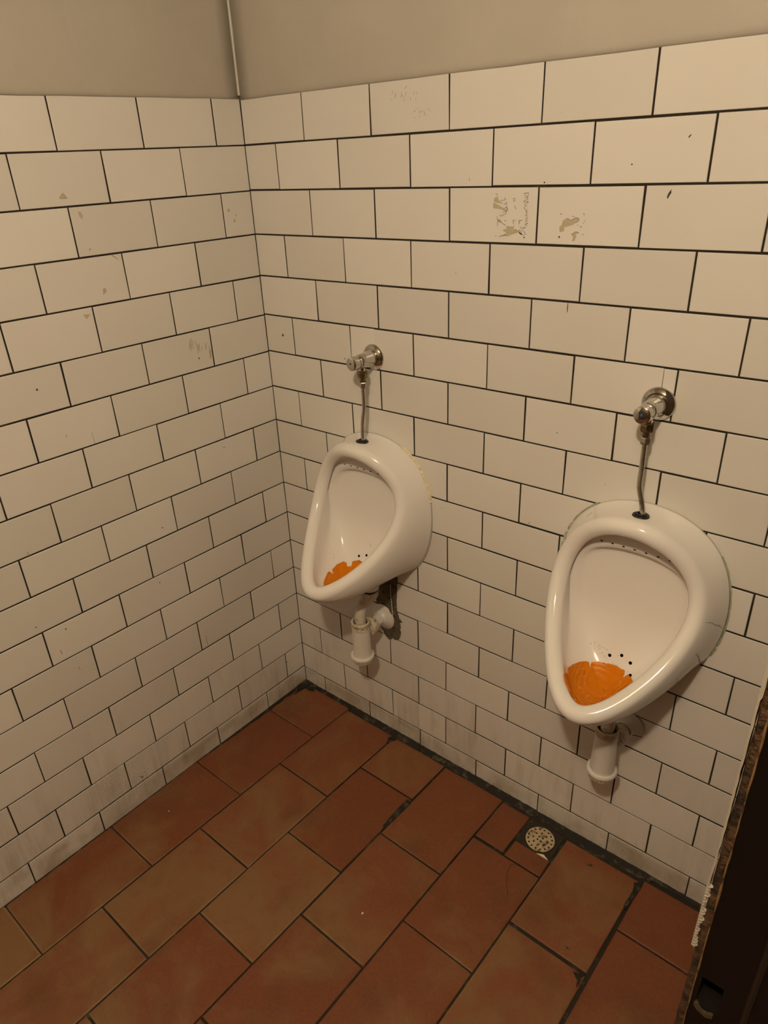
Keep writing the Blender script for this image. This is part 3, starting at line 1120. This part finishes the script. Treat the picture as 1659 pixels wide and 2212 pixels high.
# ------------------------------------------------------------------ flush valves
def valve(side):
    xc, zc, collar_x = {'left': (.3985, 1.2400, .3954), 'right': (1.1120, 1.2430, 1.1264)}[side]
    label = {'left': 'chrome push flush valve with thin pipe above the left urinal',
             'right': 'chrome push flush valve with blue dot above the right urinal'}[side]
    t = thing('flush_valve', label, 'flush valve', (xc, 0, zc), 'chrome flush valves')
    out = (0, -1, 0)
    bm = bmesh.new()
    add_lathe(bm, [(.0325, -.001), (.0330, .0015), (.0320, .0040), (.0290, .0075), (.0245, .0100), (.0235, .0108), (.0228, .0100), (.0205, .0102), (0, .0102)], (0, 0, 0), out, 64)
    obj('flange', bm, M['chrome'], t, True)
    bm = bmesh.new()
    add_lathe(bm, [(.0205, .0090), (.0205, .0150), (.0185, .0165), (.0180, .0200), (.0192, .0215), (.0180, .0420), (.0172, .0540), (.0160, .0560), (.0145, .0565), (.0145, .0590),
                   (.0155, .0600), (.0155, .0640), (.0140, .0650), (.0140, .0680)], (0, 0, 0), out, 48)
    o = obj('valve_body', bm, M['chrome'], t, True)
    bm = bmesh.new()
    add_lathe(bm, [(.0150, .0670), (.0166, .0680), (.0170, .0720), (.0168, .0820), (.0160, .0848), (.0140, .0862), (.0080, .0872), (0, .0876)], (0, 0, 0), out, 48)
    k = obj('push_button', bm, M['chrome'], t, True)
    bm = bmesh.new()
    add_lathe(bm, [(.0030 if side == 'right' else .0024, .0868), (.0028 if side == 'right' else .0022, .0882), (0, .0884)], (.0, 0, .0015), out, 20)
    obj('button_dot', bm, M['blue_dot' if side == 'right' else 'dark_dot'], k, True)
    d0 = -.046
    bm = bmesh.new()
    add_lathe(bm, [(.0085, -.012), (.0085, -.026), (.0100, -.027)], (0, d0, 0), (0, 0, 1), 24)
    obj('outlet_neck', bm, M['chrome'], t, True)
    bm = bmesh.new()
    add_lathe(bm, [(.0105, -.0245), (.0128, -.0262), (.0132, -.0300), (.0132, -.0380), (.0118, -.0415), (.0090, -.0425)], (0, d0, 0), (0, 0, 1), 6 if side == 'right' else 28)
    n = obj('union_nut', bm, M['brass'], t, side == 'left')
    bm = bmesh.new()
    add_lathe(bm, [(.0078, -.0415), (.0080, -.0440), (.0074, -.0470), (.0080, -.0500), (.0076, -.0545)], (0, d0, 0), (0, 0, 1), 24)
    obj('threaded_tail', bm, M['brass'], t, True)
    bm = bmesh.new()
    add_lathe(bm, [(.0088, -.0530), (.0098, -.0545), (.0098, -.0630), (.0085, -.0675), (.0060, -.0685)], (0, d0, 0), (0, 0, 1), 6 if side == 'left' else 6)
    obj('compression_nut', bm, M['pipe_chrome'], t)
    zb = 1.026 - zc
    dx = collar_x + .003 - xc
    if side == 'left':
        pts = [(0, d0, -.062), (0, d0, -.085), (.0002, d0 - .001, -.120), (-.002, d0 - .006, -.155), (-.001 + dx * .6, -.0555, -.178), (dx, -.0575, -.197), (dx, -.058, zb)]
    else:
        pts = [(0, d0, -.062), (0, d0, -.080), (.0015, d0 - .003, -.115), (.004, d0 - .010, -.150), (dx * .75, -.0585, -.180), (dx, -.0590, -.200), (dx, -.058, zb)]
    bm = bmesh.new()
    add_tube(bm, spline(pts, 10), .0053, 20)
    obj('flush_pipe', bm, M['pipe_chrome'], t, True)
    return t
valve('left')
valve('right')

# ------------------------------------------------------------------ bottle traps
def trap(side):
    xc = U_X[side]
    label = {'left': 'white plastic bottle trap with rusty nut under the left urinal', 'right': 'white plastic bottle trap with dark gap at the neck under the right urinal'}[side]
    if side == 'left':
        bx, bd, zt, zb = -.001, -.105, .490, .350
    else:
        bx, bd, zt, zb = .0085, -.092, .505, .357
    t = thing('bottle_trap', label, 'bottle trap', (xc + bx, bd, zb), 'white bottle traps')
    h = zt - zb
    up = (0, 0, 1)
    bm = bmesh.new()
    if side == 'left':
        add_lathe(bm, [(.0285, .018), (.0282, .024), (.0275, .030), (.0268, .070), (.0262, h - .034), (.0258, h - .026), (.0235, h - .022)], (0, 0, 0), up, 48, cap=False)
    else:
        add_lathe(bm, [(.0285, .018), (.0283, .026), (.0278, .040), (.0262, .090), (.0245, h - .026), (.0250, h - .020), (.0235, h - .016)], (0, 0, 0), up, 48, cap=False)
    obj('trap_body', bm, M['plastic'], t, True)
    bm = bmesh.new()
    add_lathe(bm, [(0, -.003), (.0270, -.003), (.0300, -.0015), (.0312, .002), (.0320, .0120), (.0312, .0128)], (0, 0, 0), up, 48, cap=False)
    obj('bottom_cap', bm, M['dirty_plastic'], t, True)
    bm = bmesh.new()
    add_lathe(bm, [(.0300, .0122), (.0350, .0128), (.0358, .0150), (.0355, .0190), (.0340, .0212), (.0280, .0222)], (0, 0, 0), up, 48, cap=False)
    obj('cap_ring', bm, M['plastic'], t, True)
    bm = bmesh.new()
    seg = 48
    prof = [(.0262, h - .026), (.0278, h - .0245), (.0280, h - .0170), (.0268, h - .0150), (.0280, h - .0130), (.0278, h - .0015), (.0262, h), (.0222, h), (.0218, h - .016)] if side == 'left' else \
           [(.0252, h - .020), (.0262, h - .0185), (.0262, h - .0015), (.0250, h), (.0226, h), (.0222, h - .018)]
    add_lathe(bm, prof, (0, 0, 0), up, seg, cap=False)
    obj('collar_nut', bm, M['dirty_plastic' if side == 'left' else 'collar_plastic'], t, True)
    bm = bmesh.new()
    add_lathe(bm, [(.0226, h - .013), (0, h - .013)], (0, 0, 0), up, 32, cap=False)
    obj('neck_seal', bm, M['rubber'], t, True)
    # inlet tail from the urinal outlet
    top = Vector((-bx, (-.057 if side == 'left' else -.066) - bd, .572 - zb))
    if side == 'left':
        path = spline([top, top + Vector((0, 0, -.012)), (-.001, .020, h + .052), (0, .004, h + .034), (0, 0, h + .018), (0, 0, h - .02)], 8)
        rad = [.0240 - .0080 * min(1, max(0, (i - 8) / 14)) for i in range(len(path))]
    else:
        path = spline([top, top + Vector((0, 0, -.012)), (top.x * .4, top.y * .45, h + .034), (0, .001, h + .016), (0, 0, h - .02)], 8)
        rad = [.0205 - .0052 * min(1, max(0, (i - 6) / 12)) for i in range(len(path))]
    bm = bmesh.new()
    add_tube(bm, path, rad, 28)
    ip = obj('inlet_pipe', bm, M['stained_plastic'], t, True)
    bm = bmesh.new()
    add_lathe(bm, [(.0235, 0), (.0245, .0025), (.0235, .005)], (top.x, top.y, top.z - .001), up, 32)
    obj('inlet_seal', bm, M['rubber'], ip, True)
    # outlet to the wall
    oz = h - .040 if side == 'left' else h - .050
    fz = (.447 if side == 'left' else .452) - zb
    fx = (.0 if side == 'left' else .014)
    back = (0, 1, 0)
    wl_ = -bd
    bm = bmesh.new()
    add_tube(bm, spline([(0, .012, oz), (fx * .3, .030, oz + (fz - oz) * .3), (fx * .8, .052, fz), (fx, wl_ * .75, fz), (fx, wl_ - .001, fz)], 8), .0180 if side == 'left' else .0160, 24)
    op = obj('outlet_pipe', bm, M['plastic'], t, True)
    bm = bmesh.new()
    add_lathe(bm, [(.0185, .030), (.0255, .0305), (.0262, .0330), (.0262, .0410), (.0246, .0420), (.0262, .0435), (.0262, .0530), (.0240, .0560), (.0185, .0565)] if side == 'left' else
              [(.0160, .034), (.0235, .0345), (.0245, .0370), (.0245, .0540), (.0160, .0560)], (fx * .85, 0, fz), back, 36)
    obj('outlet_nut', bm, M['dirty_plastic' if side == 'left' else 'stained_plastic'], op, True)
    bm = bmesh.new()
    add_lathe(bm, [(.0415, wl_ - .0012), (.0425, wl_ - .0035), (.0400, wl_ - .0062), (.0345, wl_ - .0095), (.0285, wl_ - .0135), (.0235, wl_ - .0185), (.0205, wl_ - .0235), (.0185, wl_ - .0240)], (fx, 0, fz), back, 48, cap=False)
    fl = obj('wall_flange', bm, M['plastic'], t, True)
    if side == 'right':
        bm = bmesh.new()
        pr = [(.0238, -.0190), (.0288, -.0140), (.0348, -.0100), (.0403, -.0066), (.0425, -.0040)]
        th = 1.93
        add_tube(bm, [(fx + sin(th) * r, wl_ + d, fz + cos(th) * r) for r, d in pr], .0007, 6)
        obj('split', bm, M['mark'], fl, True)
    return t
trap('left')
trap('right')

# ------------------------------------------------------------------ torn patch of wall behind the left trap
PATCH = [(.383, .625), (.418, .622), (.452, .605), (.4475, .575), (.4440, .520), (.4450, .490), (.4520, .4650), (.4635, .4540), (.4540, .4480), (.4570, .4330), (.4540, .4210), (.4580, .4150), (.4540, .4020), (.4490, .3850), (.4350, .3770), (.4240, .3790), (.4160, .3700), (.4060, .3680), (.3960, .3760), (.3880, .3900), (.3800, .3980), (.3720, .4200), (.3660, .4600), (.3640, .5200), (.3680, .5800)]
def flat_patch(name, outline, mat, parent, plane='R', thick=.0006, rough=0.0, step=.006, jag=0.0, seed=1):
    """thin slab with its own irregular outline lying on a wall's tile face; outline in (along wall, height)"""
    pts = []
    for i, p in enumerate(outline):
        q = outline[(i + 1) % len(outline)]
        L = math.hypot(q[0] - p[0], q[1] - p[1])
        n = max(1, int(L / (step * .5)))
        for k in range(n):
            u = k / n
            x = p[0] + (q[0] - p[0]) * u; z = p[1] + (q[1] - p[1]) * u
            if jag:
                x += jag * noise.noise(Vector((x * 300, z * 300, seed)))
                z += jag * noise.noise(Vector((x * 300, z * 300, seed + 3)))
            pts.append((x, z))
    V = [Vector(p) for p in pts]
    E = [(i, (i + 1) % len(pts)) for i in range(len(pts))]
    if rough:
        z = min(p[1] for p in pts)
        while z < max(p[1] for p in pts):
            x = min(p[0] for p in pts)
            while x < max(p[0] for p in pts):
                if inside_poly(x, z, pts):
                    V.append(Vector((x, z)))
                x += step
            z += step
    vo, eo, fo, *_ = delaunay_2d_cdt(V, E, [], 0, 1e-7)
    bm = bmesh.new()
    A = []
    B = []
    for i, p in enumerate(vo):
        h = thick + (rough * (.5 + noise.noise(Vector((p.x * 70, p.y * 35, 4))) + .6 * noise.noise(Vector((p.x * 210, p.y * 150, 4)))) if i >= len(pts) else 0)
        h = max(h, .0004)
        if plane == 'R':
            A.append(bm.verts.new((p.x, -h, p.y))); B.append(bm.verts.new((p.x, .0008, p.y)))
        else:
            A.append(bm.verts.new((h, -p.x, p.y))); B.append(bm.verts.new((-.0008, -p.x, p.y)))
    cnt = set()
    for f in fo:
        c = sum((vo[i] for i in f), Vector((0, 0))) / len(f)
        if not inside_poly(c.x, c.y, pts):
            continue
        bm.faces.new([A[i] for i in f])
        for a, b in zip(f, f[1:] + f[:1]):
            cnt.add((a, b))
    for a, b in cnt:
        if (b, a) not in cnt:
            bm.faces.new((A[b], A[a], B[a], B[b]))
    bmesh.ops.delete(bm, geom=[v for v in bm.verts if not v.link_faces], context='VERTS')
    bmesh.ops.recalc_face_normals(bm, faces=bm.faces[:])
    return obj(name, bm, mat, parent)
flat_patch('mortar_patch', PATCH, M['mortar'], wr, 'R', .0012, .0035, .004, .0022)
bm = bmesh.new()
for pts in ([(.4255, -.0045, .575), (.4262, -.005, .54), (.4285, -.005, .505), (.4300, -.004, .47)], [(.428, -.0045, .45), (.430, -.0045, .44)]):
    pth = spline(pts, 8)
    add_tube(bm, pth, [.0008 + .0012 * abs(noise.noise(Vector((i * .6, 3, 1)))) for i in range(len(pth))], 6)
obj('pale_seam', bm, M['sealant'], wr, True)

# ------------------------------------------------------------------ sticker residue, scratches, chips and specks on the tiles
def wall_px(s, z, plane='R'):
    return (s, -.0005, z) if plane == 'R' else (.0005, -s, z)
def strokes(name, lines, r, mat, parent, plane='R'):
    bm = bmesh.new()
    for L in lines:
        pth = [Vector(wall_px(s, z, plane)) for s, z in L]
        if len(pth) > 2:
            pth = spline(pth, 4)
        n = len(pth)
        add_tube(bm, pth, [r * (.45 + .8 * abs(noise.noise(Vector((p.x * 300 + p.y * 300, p.z * 300, 1))))) for p in pth], 5)
    return obj(name, bm, mat, parent)
def zm(x, y, o=(1040, 390), k=.15672):
    """photo point on the right wall -> (along wall, height)"""
    px, py = o[0] + x * k, o[1] + y * k
    d = RIGHT * ((px - 829.5) / 1484.17) + DOWN * ((py - 1106) / 1484.17) + FWD
    t = -CAMPOS.y / d.y
    p = CAMPOS + d * t
    return (p.x, p.z)
def zl(px, py):
    d = RIGHT * ((px - 829.5) / 1484.17) + DOWN * ((py - 1106) / 1484.17) + FWD
    t = -CAMPOS.x / d.x
    p = CAMPOS + d * t
    return (-p.y, p.z)

for poly in ([(170, 260), (195, 225), (225, 225), (240, 270), (300, 320), (260, 310), (200, 300), (175, 295)],
             [(163, 305), (205, 320), (290, 370), (355, 410), (350, 440), (285, 400), (215, 385), (163, 380)],
             [(215, 525), (260, 540), (285, 580), (240, 570), (225, 590)],
             [(345, 625), (430, 635), (455, 620), (440, 665), (500, 690), (540, 690), (500, 715), (440, 735), (400, 745), (290, 750), (345, 720), (295, 690), (310, 670), (345, 665)]):
    flat_patch('sticker_residue', [zm(*p) for p in poly], M['residue'], wr, 'R', .0005, 0, .004, .0006)
for poly in ([(1075, 640), (1125, 590), (1130, 555), (1190, 520), (1230, 545), (1300, 515), (1340, 520), (1335, 560), (1290, 580), (1260, 610), (1190, 630), (1140, 650), (1135, 700), (1080, 710)],
             [(1240, 740), (1300, 705), (1340, 720), (1305, 740), (1300, 790), (1280, 835), (1245, 835), (1265, 780)]):
    flat_patch('sticker_residue', [zm(*p) for p in poly], M['residue'], wr, 'R', .0005, 0, .004, .0006)
lines = [[(590, 175), (655, 170)], [(595, 180), (605, 210), (640, 215), (650, 175)], [(600, 240), (640, 235), (630, 265), (590, 275), (600, 300), (645, 290), (625, 320)], [(585, 330), (625, 345), (590, 370), (605, 400), (630, 395)],
         [(635, 420), (615, 425), (632, 470), (610, 478), (640, 520), (605, 530)], [(640, 545), (610, 560), (640, 590), (600, 600), (630, 625)], [(575, 640), (610, 650), (560, 660), (530, 635)],
         [(430, 548), (470, 546)], [(438, 550), (442, 605)], [(515, 550), (560, 548)], [(522, 550), (518, 600)], [(460, 345), (475, 395)], [(430, 255), (455, 245), (465, 270), (440, 285)],
         [(190, 180), (215, 185), (222, 210)], [(265, 275), (330, 265)], [(325, 235), (335, 260)], [(315, 335), (350, 300), (350, 350), (370, 410)], [(320, 380), (350, 370), (345, 430), (300, 432)],
         [(205, 500), (225, 505)], [(250, 475), (285, 490), (300, 470), (350, 460)], [(215, 530), (300, 595), (335, 618)], [(225, 560), (222, 630)], [(318, 548), (345, 562)], [(190, 775), (205, 760)], [(240, 775), (300, 755), (385, 760)],
         [(500, 690), (560, 740), (590, 765)], [(560, 680), (590, 700), (600, 735), (625, 740)], [(520, 680), (560, 710)]]
strokes('residue_edges', [[zm(*p) for p in L] for L in lines], .00055, M['ink'], wr)
lines = [[(1110, 455), (1092, 460), (1110, 475)], [(1400, 455), (1428, 460)], [(1414, 460), (1416, 488)], [(1425, 545), (1418, 565)], [(1400, 600), (1412, 575)], [(1355, 630), (1385, 640), (1365, 645)], [(1245, 500), (1265, 488), (1285, 505)], [(1320, 612), (1338, 618)], [(1390, 750), (1415, 735)],
         [(1120, 600), (1130, 555), (1190, 520), (1230, 545), (1300, 515), (1340, 520), (1338, 560), (1290, 585)], [(1240, 745), (1300, 705), (1345, 720)]]
strokes('residue_edges', [[zm(*p) for p in L] for L in lines], .00050, M['ink'], wr)
S0 = ((830, 170), .09042)
lines = [[(490, 240), (545, 165)], [(430, 320), (395, 440)], [(425, 395), (470, 435)], [(525, 325), (505, 410)], [(145, 510), (175, 480)], [(205, 290), (190, 370)], [(280, 350), (255, 450), (240, 455)], [(715, 310), (705, 380)], [(790, 310), (785, 370)], [(625, 440), (635, 530)], [(760, 450), (755, 520)], [(485, 470), (470, 540)],
         [(700, 800), (735, 760), (740, 775)], [(775, 708), (800, 706)], [(850, 750), (845, 830)], [(910, 755), (895, 810)], [(970, 785), (955, 880)], [(1050, 720), (1095, 775)], [(845, 880), (850, 920)], [(715, 930), (755, 930)], [(990, 870), (1015, 870)]]
strokes('scratches', [[zm(*p, *S0) for p in L] for L in lines], .00055, M['faint_ink'], wr)
def dab(name, cx, cz, w_, h_, ang, mat, parent, plane):
    poly = []
    for k in range(10):
        a = 2 * pi * k / 10
        x, y = w_ * cos(a) * .5, h_ * sin(a) * .5
        j = 1 + .35 * noise.noise(Vector((cos(a) * 2 + cx * 50, sin(a) * 2, cz * 40)))
        poly.append((cx + (x * cos(ang) - y * sin(ang)) * j, cz + (x * sin(ang) + y * cos(ang)) * j))
    return flat_patch(name, poly, mat, parent, plane, .0004, 0, .02, 0)
for px, py, w_, h_, a in ((1446, 419, .016, .004, 1.2), (1613, 514, .006, .003, 1.1), (1307, 1050, .004, .010, .1), (611, 724, .007, .007, 0), (1490, 294, .006, .002, .9), (1365, 355, .0025, .0025, 0), (1176, 394, .003, .003, 0),
                          (1208, 512, .003, .0035, 0), (1240, 797, .003, .003, 0), (1436, 921, .003, .003, 0), (1582, 1012, .003, .003, 0), (1114, 497, .0032, .0032, 0), (1124, 504, .009, .003, -.5), (954, 1097, .002, .002, 0), (1143, 1130, .003, .002, 0),
                          (1014, 388, .001, .006, .1), (985, 590, .001, .005, 0), (1226, 665, .002, .02, 0), (1005, 1030, .0015, .010, 0), (745, 775, .0014, .005, 0), (1203, 935, .003, .002, 0), (1067, 1693, .003, .003, 0), (1132, 513, .004, .002, .3)):
    s, z = zm(px, py, (0, 0), 1)
    dab('speck', s, z, w_, h_, a, M['mark'], wr, 'R')
for poly in ([(128, 429), (131, 421), (136, 416), (146, 428)], [(168, 457), (174, 458), (179, 466), (177, 474), (170, 466)], [(177, 676), (200, 673), (187, 690)], [(222, 624), (228, 622), (230, 630), (223, 637)],
             [(491, 453), (495, 450), (497, 456), (492, 458)], [(505, 475), (509, 473), (508, 480), (504, 480)], [(508, 462), (512, 464), (510, 468)]):
    flat_patch('glue_fleck', [zl(*p) for p in poly], M['residue'], wl, 'L', .0006, 0, .004, .0004)
lines = [[(198, 934), (205, 958)], [(142, 939), (144, 946)], [(59, 1192), (64, 1203)], [(445, 1372), (447, 1386), (450, 1394)], [(193, 541), (195, 536)], [(300, 1677), (310, 1680)], [(170, 1440), (173, 1447)], [(130, 1405), (135, 1414)], [(240, 550), (255, 560)]]
strokes('scratches', [[zl(*p) for p in L] for L in lines], .0011, M['faint_ink'], wl, 'L')
rs = random.Random(11)
lines = []
for k in range(26):
    u = rs.random()
    x0, y0 = 405 + 50 * u, 728 + 16 * rs.random() + 12 * u
    lines.append([(x0, y0), (x0 + rs.uniform(-2, 3), y0 + rs.uniform(6, 24))])
strokes('scuffs', [[zl(*p) for p in L] for L in lines], .0009, M['scuff'], wl, 'L')
for px, py, w_, h_ in ((80, 842, .004, .005), (430, 774, .003, .005), (351, 1140, .004, .003), (78, 1355, .004, .003), (345, 1258, .003, .003), (142, 1359, .003, .005), (484, 966, .003, .003), (620, 1430, .004, .004), (480, 1434, .005, .002), (307, 1678, .010, .003)):
    s, z = zl(px, py)
    dab('speck', s, z, w_, h_, 0, M['mark'], wl, 'L')

# ------------------------------------------------------------------ floor drain
dcx, dcy = .9885, -.0785
t = thing('floor_drain', 'round perforated metal floor drain in a square grimy frame', 'drain', (dcx, dcy + .004, -.0085))
bm = bmesh.new()
seg = 48
ri, hw = .0415, .0505
inner = [bm.verts.new((ri * cos(2 * pi * k / seg), ri * sin(2 * pi * k / seg), .0012)) for k in range(seg)]
innerb = [bm.verts.new((ri * cos(2 * pi * k / seg), ri * sin(2 * pi * k / seg), -.012)) for k in range(seg)]
outer = []
outb = []
for k in range(seg):
    a = 2 * pi * k / seg
    c, s = cos(a), sin(a)
    m_ = max(abs(c), abs(s))
    x, y = hw * c / m_, (hw - .0055) * s / m_
    outer.append(bm.verts.new((x, y, .0018)))
    outb.append(bm.verts.new((x, y, -.006)))
for k in range(seg):
    j = (k + 1) % seg
    bm.faces.new((inner[k], inner[j], outer[j], outer[k]))
    bm.faces.new((inner[k], innerb[k], innerb[j], inner[j]))
    bm.faces.new((outer[k], outer[j], outb[j], outb[k]))
bm.faces.new(innerb)
bmesh.ops.recalc_face_normals(bm, faces=bm.faces[:])
obj('drain_frame', bm, M['drain_frame'], t)
# perforated disc: outline and holes triangulated together
holes = [(.0052 * sqrt(2) * cos(pi / 4 + k * pi / 2), .0052 * sqrt(2) * sin(pi / 4 + k * pi / 2)) for k in range(4)]
holes += [(.0195 * cos(2 * pi * k / 8 + .2), .0195 * sin(2 * pi * k / 8 + .2)) for k in range(8)]
holes += [(.0322 * cos(2 * pi * k / 16 + .1), .0322 * sin(2 * pi * k / 16 + .1)) for k in range(16)]
hr = .0031
V, E, H = [], [], []
def ring2(cx, cy, r, n):
    b = len(V)
    pts = [(cx + r * cos(2 * pi * k / n), cy + r * sin(2 * pi * k / n)) for k in range(n)]
    V.extend(Vector(p) for p in pts)
    E.extend((b + k, b + (k + 1) % n) for k in range(n))
    return pts
disc = ring2(0, 0, .0392, 64)
for hx, hy in holes:
    H.append(ring2(hx, hy, hr, 14))
vo, eo, fo, *_ = delaunay_2d_cdt(V, E, [], 0, 1e-7)
bm = bmesh.new()
def dome(p):
    return .0038 + .0012 * (1 - (p.length / .0392) ** 2)
A = [bm.verts.new((p.x, p.y, dome(p))) for p in vo]
B = [bm.verts.new((p.x, p.y, dome(p) - .0028)) for p in vo]
cnt = set()
for f in fo:
    c = sum((vo[i] for i in f), Vector((0, 0))) / len(f)
    if not inside_poly(c.x, c.y, disc) or any(inside_poly(c.x, c.y, h) for h in H):
        continue
    bm.faces.new([A[i] for i in f]); bm.faces.new([B[i] for i in f][::-1])
    for a, b in zip(f, f[1:] + f[:1]):
        cnt.add((a, b))
for a, b in cnt:
    if (b, a) not in cnt:
        bm.faces.new((A[b], A[a], B[a], B[b]))
bmesh.ops.recalc_face_normals(bm, faces=bm.faces[:])
obj('grate', bm, M['steel'], t)
bm = bmesh.new()
v = [bm.verts.new(c) for c in ((.012, -.0435, .0022), (.030, -.036, .0026), (.046, -.0435, .0024), (.045, -.0475, .002), (.016, -.047, .002))]
lowv = [bm.verts.new(q.co - Vector((0, 0, .0022))) for q in v]
bm.faces.new(v)
for k in range(5):
    bm.faces.new((v[k], lowv[k], lowv[(k + 1) % 5], v[(k + 1) % 5]))
bmesh.ops.recalc_face_normals(bm, faces=bm.faces[:])
obj('cement_fleck', bm, M['sealant'], t)

# ------------------------------------------------------------------ small litter on the floor
def crumb(loc, r, label):
    bm = bmesh.new()
    bmesh.ops.create_icosphere(bm, subdivisions=2, radius=r)
    for v in bm.verts:
        v.co *= 1 + .35 * noise.noise(v.co * 400 + Vector(loc) * 9)
        v.co.z *= .55
        v.co.y *= 1.5
    tag(obj('crumb', bm, M['crumb'], None, False, loc), label, 'crumb')
crumb((.7437, -.5391, .0022), .0023, 'tiny white crumb on the middle of the terracotta floor')
crumb((.0917, -.6574, .0016), .0016, 'tiny white crumb on the floor near the left wall')
bm = bmesh.new()
add_tube(bm, spline([(.985, -.174, -.0018), (.9678, -.1917, -.0015), (.968, -.213, -.0010), (.9779, -.2375, -.0005), (1.0034, -.2739, .0001)], 8), .0004, 6)
tag(obj('hair', bm, M['hair']), 'curved dark hair lying on the floor tile below the drain', 'hair')

# ------------------------------------------------------------------ black dirt lodged in the widest floor joints
def fpx(px, py, z=-.002):
    d = RIGHT * ((px - 829.5) / 1484.17) + DOWN * ((py - 1106) / 1484.17) + FWD
    p = CAMPOS + d * ((z - CAMPOS.z) / d.z)
    return (p.x, p.y)
def floor_patch(name, outline, mat, thick=.0012):
    pts = []
    for i, p in enumerate(outline):
        q = outline[(i + 1) % len(outline)]
        n = max(1, int(math.hypot(q[0] - p[0], q[1] - p[1]) / .002))
        for k in range(n):
            u = k / n
            x = p[0] + (q[0] - p[0]) * u; y = p[1] + (q[1] - p[1]) * u
            pts.append((x + .0022 * noise.noise(Vector((x * 260, y * 260, 1))), y + .0022 * noise.noise(Vector((x * 260, y * 260, 6)))))
    vo, eo, fo, *_ = delaunay_2d_cdt([Vector(p) for p in pts], [(i, (i + 1) % len(pts)) for i in range(len(pts))], [], 0, 1e-7)
    bm = bmesh.new()
    A = [bm.verts.new((p.x, p.y, FZ(p.y) + thick * (1 + .4 * noise.noise(Vector((p.x * 200, p.y * 200, 3)))))) for p in vo]
    B = [bm.verts.new((p.x, p.y, FZ(p.y) - .004)) for p in vo]
    cnt = set()
    for f in fo:
        c = sum((vo[i] for i in f), Vector((0, 0))) / len(f)
        if inside_poly(c.x, c.y, pts):
            bm.faces.new([A[i] for i in f])
            for a, b in zip(f, f[1:] + f[:1]):
                cnt.add((a, b))
    for a, b in cnt:
        if (b, a) not in cnt:
            bm.faces.new((A[b], A[a], B[a], B[b]))
    bmesh.ops.delete(bm, geom=[v for v in bm.verts if not v.link_faces], context='VERTS')
    bmesh.ops.recalc_face_normals(bm, faces=bm.faces[:])
    return obj(name, bm, mat, floor)
def zf(L, ox, oy, k):
    return [fpx(ox + x / k, oy + y / k) for x, y in L]
floor_patch('lodged_dirt', zf([(625, 1270), (690, 1262), (680, 1290), (655, 1330), (600, 1400), (565, 1445), (556, 1425), (588, 1370), (620, 1320)], 1166, 1490, 3.063), M['grime'])
floor_patch('lodged_dirt', zf([(215, 1862), (250, 1880), (300, 1888), (275, 1915), (262, 1950), (240, 1975), (246, 1925), (228, 1892)], 1166, 1490, 3.063), M['grime'], .0009)
floor_patch('lodged_dirt', zf([(1000, 1890), (1020, 1830), (1090, 1800), (1112, 1850), (1040, 1875)], 626, 1210, 4.795), M['grime'])
floor_patch('lodged_dirt', zf([(905, 650), (918, 680), (862, 735), (800, 795), (768, 820), (778, 790), (838, 715), (880, 672)], 500, 1450, 2.37), M['grime'], .0009)
floor_patch('dark_spot', zf([(308, 1150), (345, 1148), (355, 1168), (330, 1162)], 1166, 1490, 3.063), M['mark'], .0007)
floor_patch('dark_spot', zf([(168, 1695), (200, 1717), (178, 1722)], 1166, 1490, 3.063), M['mark'], .0007)
floor_patch('lodged_dirt', zf([(45, 1385), (108, 1300), (150, 1262), (190, 1270), (230, 1290), (258, 1345), (200, 1342), (160, 1315), (100, 1352)], 626, 1210, 4.795), M['grime'], .0035)
